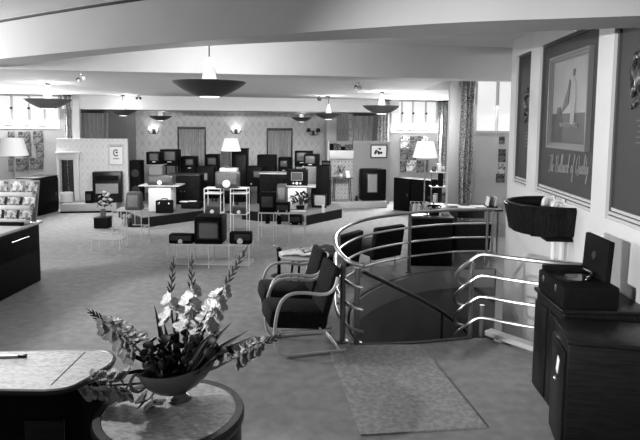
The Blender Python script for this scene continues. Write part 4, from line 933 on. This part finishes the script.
# portable record player
zc = .876
t = thing('record_player', 'black portable record player with its lid open on the dark cabinet', 'record player', (1.90,4.50,zc))
MB().box((0,-.05,.085),(.42,.54,.17),.016).build('case','black',t)
MB().box((0,.17,.19),(.38,.07,.05),.008).build('rear_ledge','dull',t)
MB().lathe([(.14,.170),(.14,.182),(.005,.184)],c=(-.04,-.04,0),n=40).build('record','rec',t); MB().lathe([(.05,.184),(.05,.1855),(0,.186)],c=(-.04,-.04,0),n=24).build('record_label','grille_grey',t)
MB().tube(spline([(.12,.12,.20),(.13,0,.205),(.10,-.08,.20),(.05,-.10,.192)],5),.009,8).build('tone_arm','chrome',t)
o = MB().box((.185,.02,.325),(.05,.42,.33),.012,rot=(0,.06,0)).build('lid','black',t); MB().lathe([(.035,0),(.035,.004),(0,.005)],c=(.157,.02,.34),mtx=Euler((0,-PI/2+.1,0)).to_matrix(),n=24).build('lid_emblem','rim',o)
for q in (-1,1): MB().box((-.215,q*.13-.05,.12),(.012,.04,.05),.003).build('latch','chrome',t)
MB().box((.19,-.10,.165),(.03,.05,.02),.003).build('hinge','chrome',t)

# ================================================================== LEFT COUNTER + RACK
x1, yA, yB = -4.2, 3.4, 7.70
t = thing('shop_counter', 'long dark counter with pale top at the left edge', 'counter', (-4.64,(yA+yB)/2,0)); L_ = yB-yA
MB().box((-.01,0,.41),(.82,L_-.06,.82),.008).build('counter_body','dark',t); MB().box((0,0,.842),(.88,L_,.04),.01).build('counter_top','cream',t)
for i in range(4):
    yy = L_/2-.55-1.0*i; o = MB().box((.405,yy,.62),(.016,.92,.32),.004).build('drawer','dull',t); MB().cyl((.425,yy+.0-.2,.70),(.425,yy+.2,.70),.01,n=8).build('handle','chrome',o)
# leaflet rack
rx, ry = -4.72, 7.47; q = Yp(33,200,7.2); rx1 = q.x; rw = .8; rx = rx1-rw/2-.16
t = thing('leaflet_rack', 'stepped white rack of leaflets on the far end of the left counter', 'rack', (rx,ry,.862)); 
MB().box((0,.14,.29),(rw,.03,.58),.006,rot=(-.22,0,0)).build('back_panel','wall_grey',t)
tiers = []
for k in range(3):
    y, z = -.12+.085*k, .02+.17*k; MB().box((0,y,z+.02),(rw,.09,.04),.004).build('tier','white',t); MB().box((0,y-.045,z+.035),(rw,.012,.06),.003).build('tier_lip','white',t); tiers.append((y,z+.04))
MB().box((.05,-.20,.02),(rw*.8,.06,.05),.004).build('base_tray','black',t)
pos = ('leftmost','second from the left','second from the right','rightmost'); rn = ('lowest','middle','top')
for k,(y,z) in enumerate(tiers):
    for j in range(4):
        w_ = .17; hh = .135 if k < 2 else .17
        o = MB().box((0,0,hh/2),(w_,.012,hh),.002,rot=(-.22,0,0)).build('leaflet',('leaf_print','photo_pale','leaf_print')[(j+k)%3],None,loc=(rx-rw/2+.13+.213*j,ry+y+.005,.862+z)); tag(o, f'{pos[j]} leaflet on the {rn[k]} tier of the stepped rack','leaflet','leaflets in the stepped rack')
o = MB().box((0,0,.02),(.26,.2,.04),.004,rot=(0,0,.1)).build('leaflet_stack','paper',None,loc=(-4.6,6.82,.862)); tag(o,'stack of white leaflets on the left counter before the rack','leaflets')

# ================================================================== FOREGROUND COUNTER + DRUM TABLE
cv_ = spline([(-1.52,3.165,0),(-1.40,3.17,0),(-1.31,3.11,0),(-1.285,3.0,0),(-1.31,2.90,0),(-1.335,2.80,0),(-1.38,2.71,0),(-1.48,2.675,0)],4)
pl = [(-3.2,3.08),(-2.0,3.13)]+[(p.x,p.y) for p in cv_]+[(-2.0,2.66),(-3.2,2.63)]
c0 = (-2.1,2.9); lp = [(p[0]-c0[0],p[1]-c0[1]) for p in pl]
t = thing('curved_counter', 'dark counter with mottled stone top and rounded end in the left foreground', 'counter', (c0[0],c0[1],0))
ins = [(p[0]*.97-.01,p[1]*.9) for p in lp]
MB().prism(ins,0,.87).build('counter_body','dull',t,smooth=False)
o = MB().prism(lp,.87,.90).build('counter_top','marble',t,smooth=False)
MB().tube([(p[0],p[1],.885) for p in lp],.017,8).build('edge_band','rim',o)
a, b = G(85,352,.90), G(51,385,.90); MB().tube([(a.x-c0[0],a.y-c0[1],.899),(b.x-c0[0],b.y-c0[1],.899)],.004,5).build('top_joint','rim',o)
MB().box((.60,-.205,.60),(.20,.03,.26),.006).build('front_panel','walnut',t)
p = G(8,357.5,.9); t = thing('paper_knife', 'slim white paper knife lying on the mottled counter top', 'paper knife', (p.x,p.y,.90),.12); MB().box((-.06,0,.008),(.26,.022,.014),.004).build('blade','white',t); MB().box((.08,0,.009),(.05,.024,.016),.006).build('tip','rim',t)

zd = .75; c = G(170,411,zd); rd = .385
t = thing('drum_table', 'round drum table with mottled top and dark rim in the foreground', 'table', (c.x,c.y,0))
MB().lathe([(rd-.015,0),(rd-.015,zd-.05)],n=64).build('drum_body','walnut_up',t); MB().lathe([(rd-.05,zd-.008),(rd-.05,zd)],n=64).build('table_top','marble',t)
MB().lathe([(rd-.052,zd-.05),(rd-.01,zd-.055),(rd,zd-.04),(rd,zd-.01),(rd-.008,zd+.002),(rd-.045,zd+.002),(rd-.052,zd-.004)],n=64,cap=False).build('rim','rim',t)
# vase: boat shaped with scroll handles
fv = G(172,403,zd); va = R(43); t = thing('boat_vase', 'boat-shaped glazed vase with scroll handles on the drum table', 'vase', (fv.x+.03,fv.y+.04,zd+.001), va)
VZ = .165
def hull(u,v,k=1.0):
    a = 2*PI*u; prof = [(.0,.20),(.12,.05)][0]
    rr = .30+.70*math.sin(v*PI/2)**.75
    sheer = .035*abs(math.cos(a))**2*v
    return (.225*rr*math.cos(a)*k, .075*rr*math.sin(a)*k, .04+(VZ-.04)*v+sheer)
mb = MB(); mb.sheet(hull, 40, 10, .006); bmesh.ops.remove_doubles(mb.bm, verts=mb.bm.verts[:], dist=.0004); mb.build('bowl','vase',t)
MB().lathe([(.065,0),(.068,.012),(.045,.025),(.035,.036),(.045,.048)],n=28,sx=1,sy=.8).build('foot','vase',t)
for q in (-1,1): MB().tube(spline([(q*.215,0,.19),(q*.245,0,.212),(q*.27,0,.18),(q*.262,0,.14),(q*.23,0,.115),(q*.19,0,.13)],6),.0085,8).build('handle','vase',t)
VC = Vector((fv.x+.03, fv.y+.04, zd+.14))

# ------------------------------------------------ gladioli
rnd = random.Random(3); ph_ = [0.0]
def petal(mb, c, d, n, l, w, curl):
    d = d.normalized(); s = d.cross(n).normalized(); n = s.cross(d)
    def fn(u,v):
        x = u; ww = w*math.sin(PI*min(1,.12+.8*x))**.8; q = (v-.5)*2
        return c + d*(l*x) + s*(q*ww) + n*(curl*l*x*x*.9 + .3*ww*q*q + .10*l*math.sin(q*7+ph_[0])*x)
    ph_[0] = rnd.uniform(0,6); mb.sheet(fn, 6, 6, .0012)
def floret(c, axis, size, material, parent):
    mb = MB(); axis = axis.normalized(); u = axis.orthogonal().normalized(); v = axis.cross(u); ph = rnd.uniform(0,1)
    for k in range(6):
        a = k*PI/3+ph; o = u*math.cos(a)+v*math.sin(a)
        petal(mb, c, axis*(.7 if k%2 else .9)+o*.8, axis*-1+o*.2, size*rnd.uniform(.9,1.15), size*.58, .35)
    mb.tube([c-axis*size*.5, c+axis*size*.1], [.004,size*.14], 6)
    return mb.build('floret', material, parent)
def gladiolus(label, pts, f0, f1, nf, fs, material='petal', nbud=8, budf=None):
    pts = [Vector(p) for p in pts]; o0 = pts[0].copy(); pts = [p-o0 for p in pts]
    t = thing('gladiolus', label, 'flower', o0, 0, 'gladioli in the boat vase')
    S0 = spline(pts, 24); acc = [0]
    for q0_, q1_ in zip(S0, S0[1:]): acc.append(acc[-1]+(q1_-q0_).length)
    S = []; j = 0; n = 40
    for i in range(n+1):
        tt = acc[-1]*i/n
        while j < len(acc)-2 and acc[j+1] < tt: j += 1
        S.append(S0[j].lerp(S0[j+1], (tt-acc[j])/max(1e-6, acc[j+1]-acc[j])))
    MB().tube(S, [.008-.0055*i/n for i in range(n+1)], 6).build('stem','stem',t)
    ix = lambda f: (S[min(n,int(f*n))], (S[min(n,int(f*n)+2)]-S[max(0,int(f*n)-2)]).normalized())
    cam_dir = (Vector((0,0,H))-o0).normalized()
    for k in range(nf):
        p, d = ix(f0+(f1-f0)*k/max(1,nf-1)); sd = d.cross(cam_dir).normalized()*(1 if k%2 else -1)
        ax = (sd*.75+cam_dir*rnd.uniform(.2,.7)+d*.45); sz = fs*(1.1-.35*k/max(1,nf-1))
        floret(p+ax.normalized()*sz*.45, ax, sz, material, t)
    mb = MB(); b0 = f1+.04
    for k in range(nbud):
        f = b0+(1-b0)*k/nbud; p, d = ix(f); sd = d.cross(cam_dir).normalized()*(1 if k%2 else -1); l = .044*(1-.5*k/nbud)
        mb.tube([p, p+(d*1.0+sd*.45)*l*.5, p+(d*1.1+sd*.5)*l], [.003,.0062*(1-.3*k/nbud),.002], 6)
    mb.tube([S[-1]-(S[-1]-S[-3])*1, S[-1]+(S[-1]-S[-2]).normalized()*.03],[.006,.001],6)
    mb.build('buds','leaf',t); return t
def leafblade(pts, w, label):
    pts = [Vector(p) for p in pts]; o0 = pts[0].copy(); S = spline([p-o0 for p in pts], 8); n = len(S)-1; vd = (Vector((0,0,H))-o0).normalized()
    def fn(u,v):
        i = round(u*n); d = (S[min(n,i+1)]-S[max(0,i-1)]).normalized(); s = d.cross(vd).normalized(); ww = w*1.45*(.55+.45*math.sin(PI*min(1,u*1.2)))*(1-u**3)
        return S[i]+s*((v-.5)*2*ww)+vd*(abs(v-.5)*ww*.8)
    o = MB().sheet(fn, n, 2, .0012).build('sword_leaf','leaf',None,loc=o0); tag(o,label,'leaf','sword leaves in the boat vase')
def V(px,py,dy=0.0): return Yp(px,py,VC.y+dy)
b = lambda dx,dy=0: VC+Vector((dx,dy,0))
gladiolus('gladiolus standing tallest on the left of the upright pair, dark buds at its tip', [b(-.03),V(175,345,.0),V(171,300,.02),V(173.5,261,.02)], .52,.66,3,.052,nbud=9)
gladiolus('upright gladiolus second from the left with pale florets', [b(.0,.02),V(186,345,.03),V(191,300,.03),V(192,258,.03)], .44,.70,6,.056,nbud=8)
gladiolus('gladiolus leaning right with the highest tip of all', [b(.03),V(198,345,.02),V(218,300,.04),V(246,249,.05)], .34,.66,8,.055,nbud=11)
gladiolus('gladiolus leaning left with pale open florets', [b(-.06),V(160,370,-.02),V(128,340,-.03),V(91,312,-.02)], .42,.80,9,.064,nbud=7)
gladiolus('gladiolus drooping left over the edge of the stone counter, widest florets', [b(-.08,-.02),V(150,382,-.06),V(115,385,-.06),V(66,385,-.04)], .36,.97,11,.068,nbud=3)
gladiolus('gladiolus drooping right with grey florets and dark tip', [b(.06),V(215,368,.0),V(248,350,.02),V(280,336,.03)], .48,.78,9,.05,'petal_grey',nbud=9)
gladiolus('gladiolus with one small pale floret hanging beside the left handle', [b(-.09,-.03),V(157,388,-.09),V(150,398,-.11),V(145,401,-.12)], .75,.98,2,.05,'petal',nbud=1)
for px,py,dx,w,lab in ((154,304,-.06,.011,'long sword leaf standing left of the upright gladioli'),(222,325,.03,.012,'sword leaf crossing in front of the right-leaning gladiolus'),(232,322,.05,.011,'sword leaf rising between right-leaning and drooping gladioli'),(249,330,.06,.011,'sword leaf pointing right just above the drooping grey gladiolus'),(254,336,.07,.009,'lowest slim sword leaf pointing right'),(209,308,.02,.010,'short sword leaf behind the right-leaning florets'),(118,352,-.09,.010,'short sword leaf pointing left under the left-leaning florets'),(178,300,-.02,.011,'sword leaf between the upright pair'),(113,377,-.1,.009,'small sword leaf pointing left above the widest florets'),(203,318,.0,.012,'broad sword leaf right of the upright pair'),(164,322,-.04,.011,'sword leaf just left of the tallest left stem'),(238,345,.05,.011,'sword leaf crossing above the right handle of the vase'),(141,352,-.07,.012,'broad sword leaf pointing left above the left handle'),(213,332,.02,.013,'broad sword leaf in front of the round leaves on the right')):
    p0 = b(dx, rnd.uniform(-.02,.03)); p2 = V(px,py,rnd.uniform(-.04,.04)); leafblade([p0,(p0+p2)/2+Vector((0,0,.02)),p2], w, lab)
t = thing('round_leaf_foliage', 'dark round-leaved foliage massed low in the boat vase', 'foliage', VC)
for k,(px,py) in enumerate(((159,347),(166,351),(155,358),(176,352),(203,345),(209,352),(212,340),(196,355),(185,360),(170,362),(220,358),(163,368),(190,345),(150,365),(205,362),(228,350),(180,345),(215,346),(172,338),(194,338),(160,360),(214,352),(148,372),(198,347),(187,352),(224,350))):
    p = V(px,py,rnd.uniform(-.06,.05))-VC; s_ = rnd.uniform(.022,.034)
    mb = MB(); mb.tube([Vector((p.x*.3,p.y*.3,0)), p*.8, p], .003, 5); mb.ball(p, s_*.95, (1,.2,.85), (rnd.uniform(-.4,.4),rnd.uniform(-.7,.7),rnd.uniform(-.5,.5)), 2); mb.build('leaf','leaf',t)
mb = MB(); 
for k in range(95): p = Matrix.Rotation(va,3,'Z') @ Vector((rnd.uniform(-.19,.19),rnd.uniform(-.055,.055),rnd.uniform(.02,.25)*(1-.3*rnd.random()))); mb.ball(p, rnd.uniform(.02,.042), (1,.3,.7), (rnd.uniform(-1,1),rnd.uniform(-1,1),rnd.uniform(-1,1)), 1)
mb.build('inner_leaves','leaf',t)

# ================================================================== LIGHT
w = bpy.data.worlds.new('world'); SC.world = w; w.use_nodes = True; bg = w.node_tree.nodes['Background']; bg.inputs[0].default_value = (1,1,1,1); bg.inputs[1].default_value = WORLD = .17
def area(name, loc, target, sx, sy, e):
    L = bpy.data.lights.new(name,'AREA'); L.shape = 'RECTANGLE'; L.size = sx; L.size_y = sy; L.energy = e
    o = bpy.data.objects.new(name, L); COL.objects.link(o); o.location = loc; d = Vector(target)-Vector(loc); o.rotation_euler = d.to_track_quat('-Z','Y').to_euler(); return o
area('daylight_left_window', (-7.0,6.0,2.95), (-.2,4.0,.6), .9, .7, 260)
L = bpy.data.lights.new('studio_spot','SPOT'); L.energy = 2700; L.spot_size = R(38); L.spot_blend = .9; L.shadow_soft_size = .06
lo = bpy.data.objects.new('studio_spot', L); COL.objects.link(lo); lo.location = (-3.2,-.8,2.45); lo.rotation_euler = (Vector((2.3,5.4,1.6))-Vector(lo.location)).to_track_quat('-Z','Y').to_euler()
c = Vector((-1.5,8.75,2.9)); area('back_wall_fill', c, c+BV*6+Vector((0,0,-2.4)), 7.4, .25, 150).data.spread = R(66)  # unseen fill strip added under the ceiling to brighten the back wall
L = bpy.data.lights.new('ceiling_spot','SPOT'); L.energy = 430; L.spot_size = R(46); L.spot_blend = .7; L.shadow_soft_size = .05
lo = bpy.data.objects.new('ceiling_spot', L); COL.objects.link(lo); lo.location = (-3.0,4.5,3.25); lo.rotation_euler = (Vector((-1.1,2.8,.8))-Vector(lo.location)).to_track_quat('-Z','Y').to_euler()
c = B((sL0+sL1)/2,TW-.1,2.5); area('daylight_far_left', c, c-BV*6+Vector((0,0,-3.5)), 2.2, .7, 420)
c = B((sR0+sR1)/2,TW-.1,2.5); area('daylight_far_right', c, c-BV*6+Vector((0,0,-3.5)), 1.1, .7, 320)
c = B((n0+n1)/2,TN-.1,2.9); area('daylight_near_right', c, c-BV*4+Vector((0,0,-2)), 1.0, .7, 80)
SC.view_settings.view_transform = 'Standard'; SC.view_settings.look = 'None'; SC.view_settings.gamma = 1; SC.view_settings.use_curve_mapping = False
SC.view_settings.exposure = 0.0
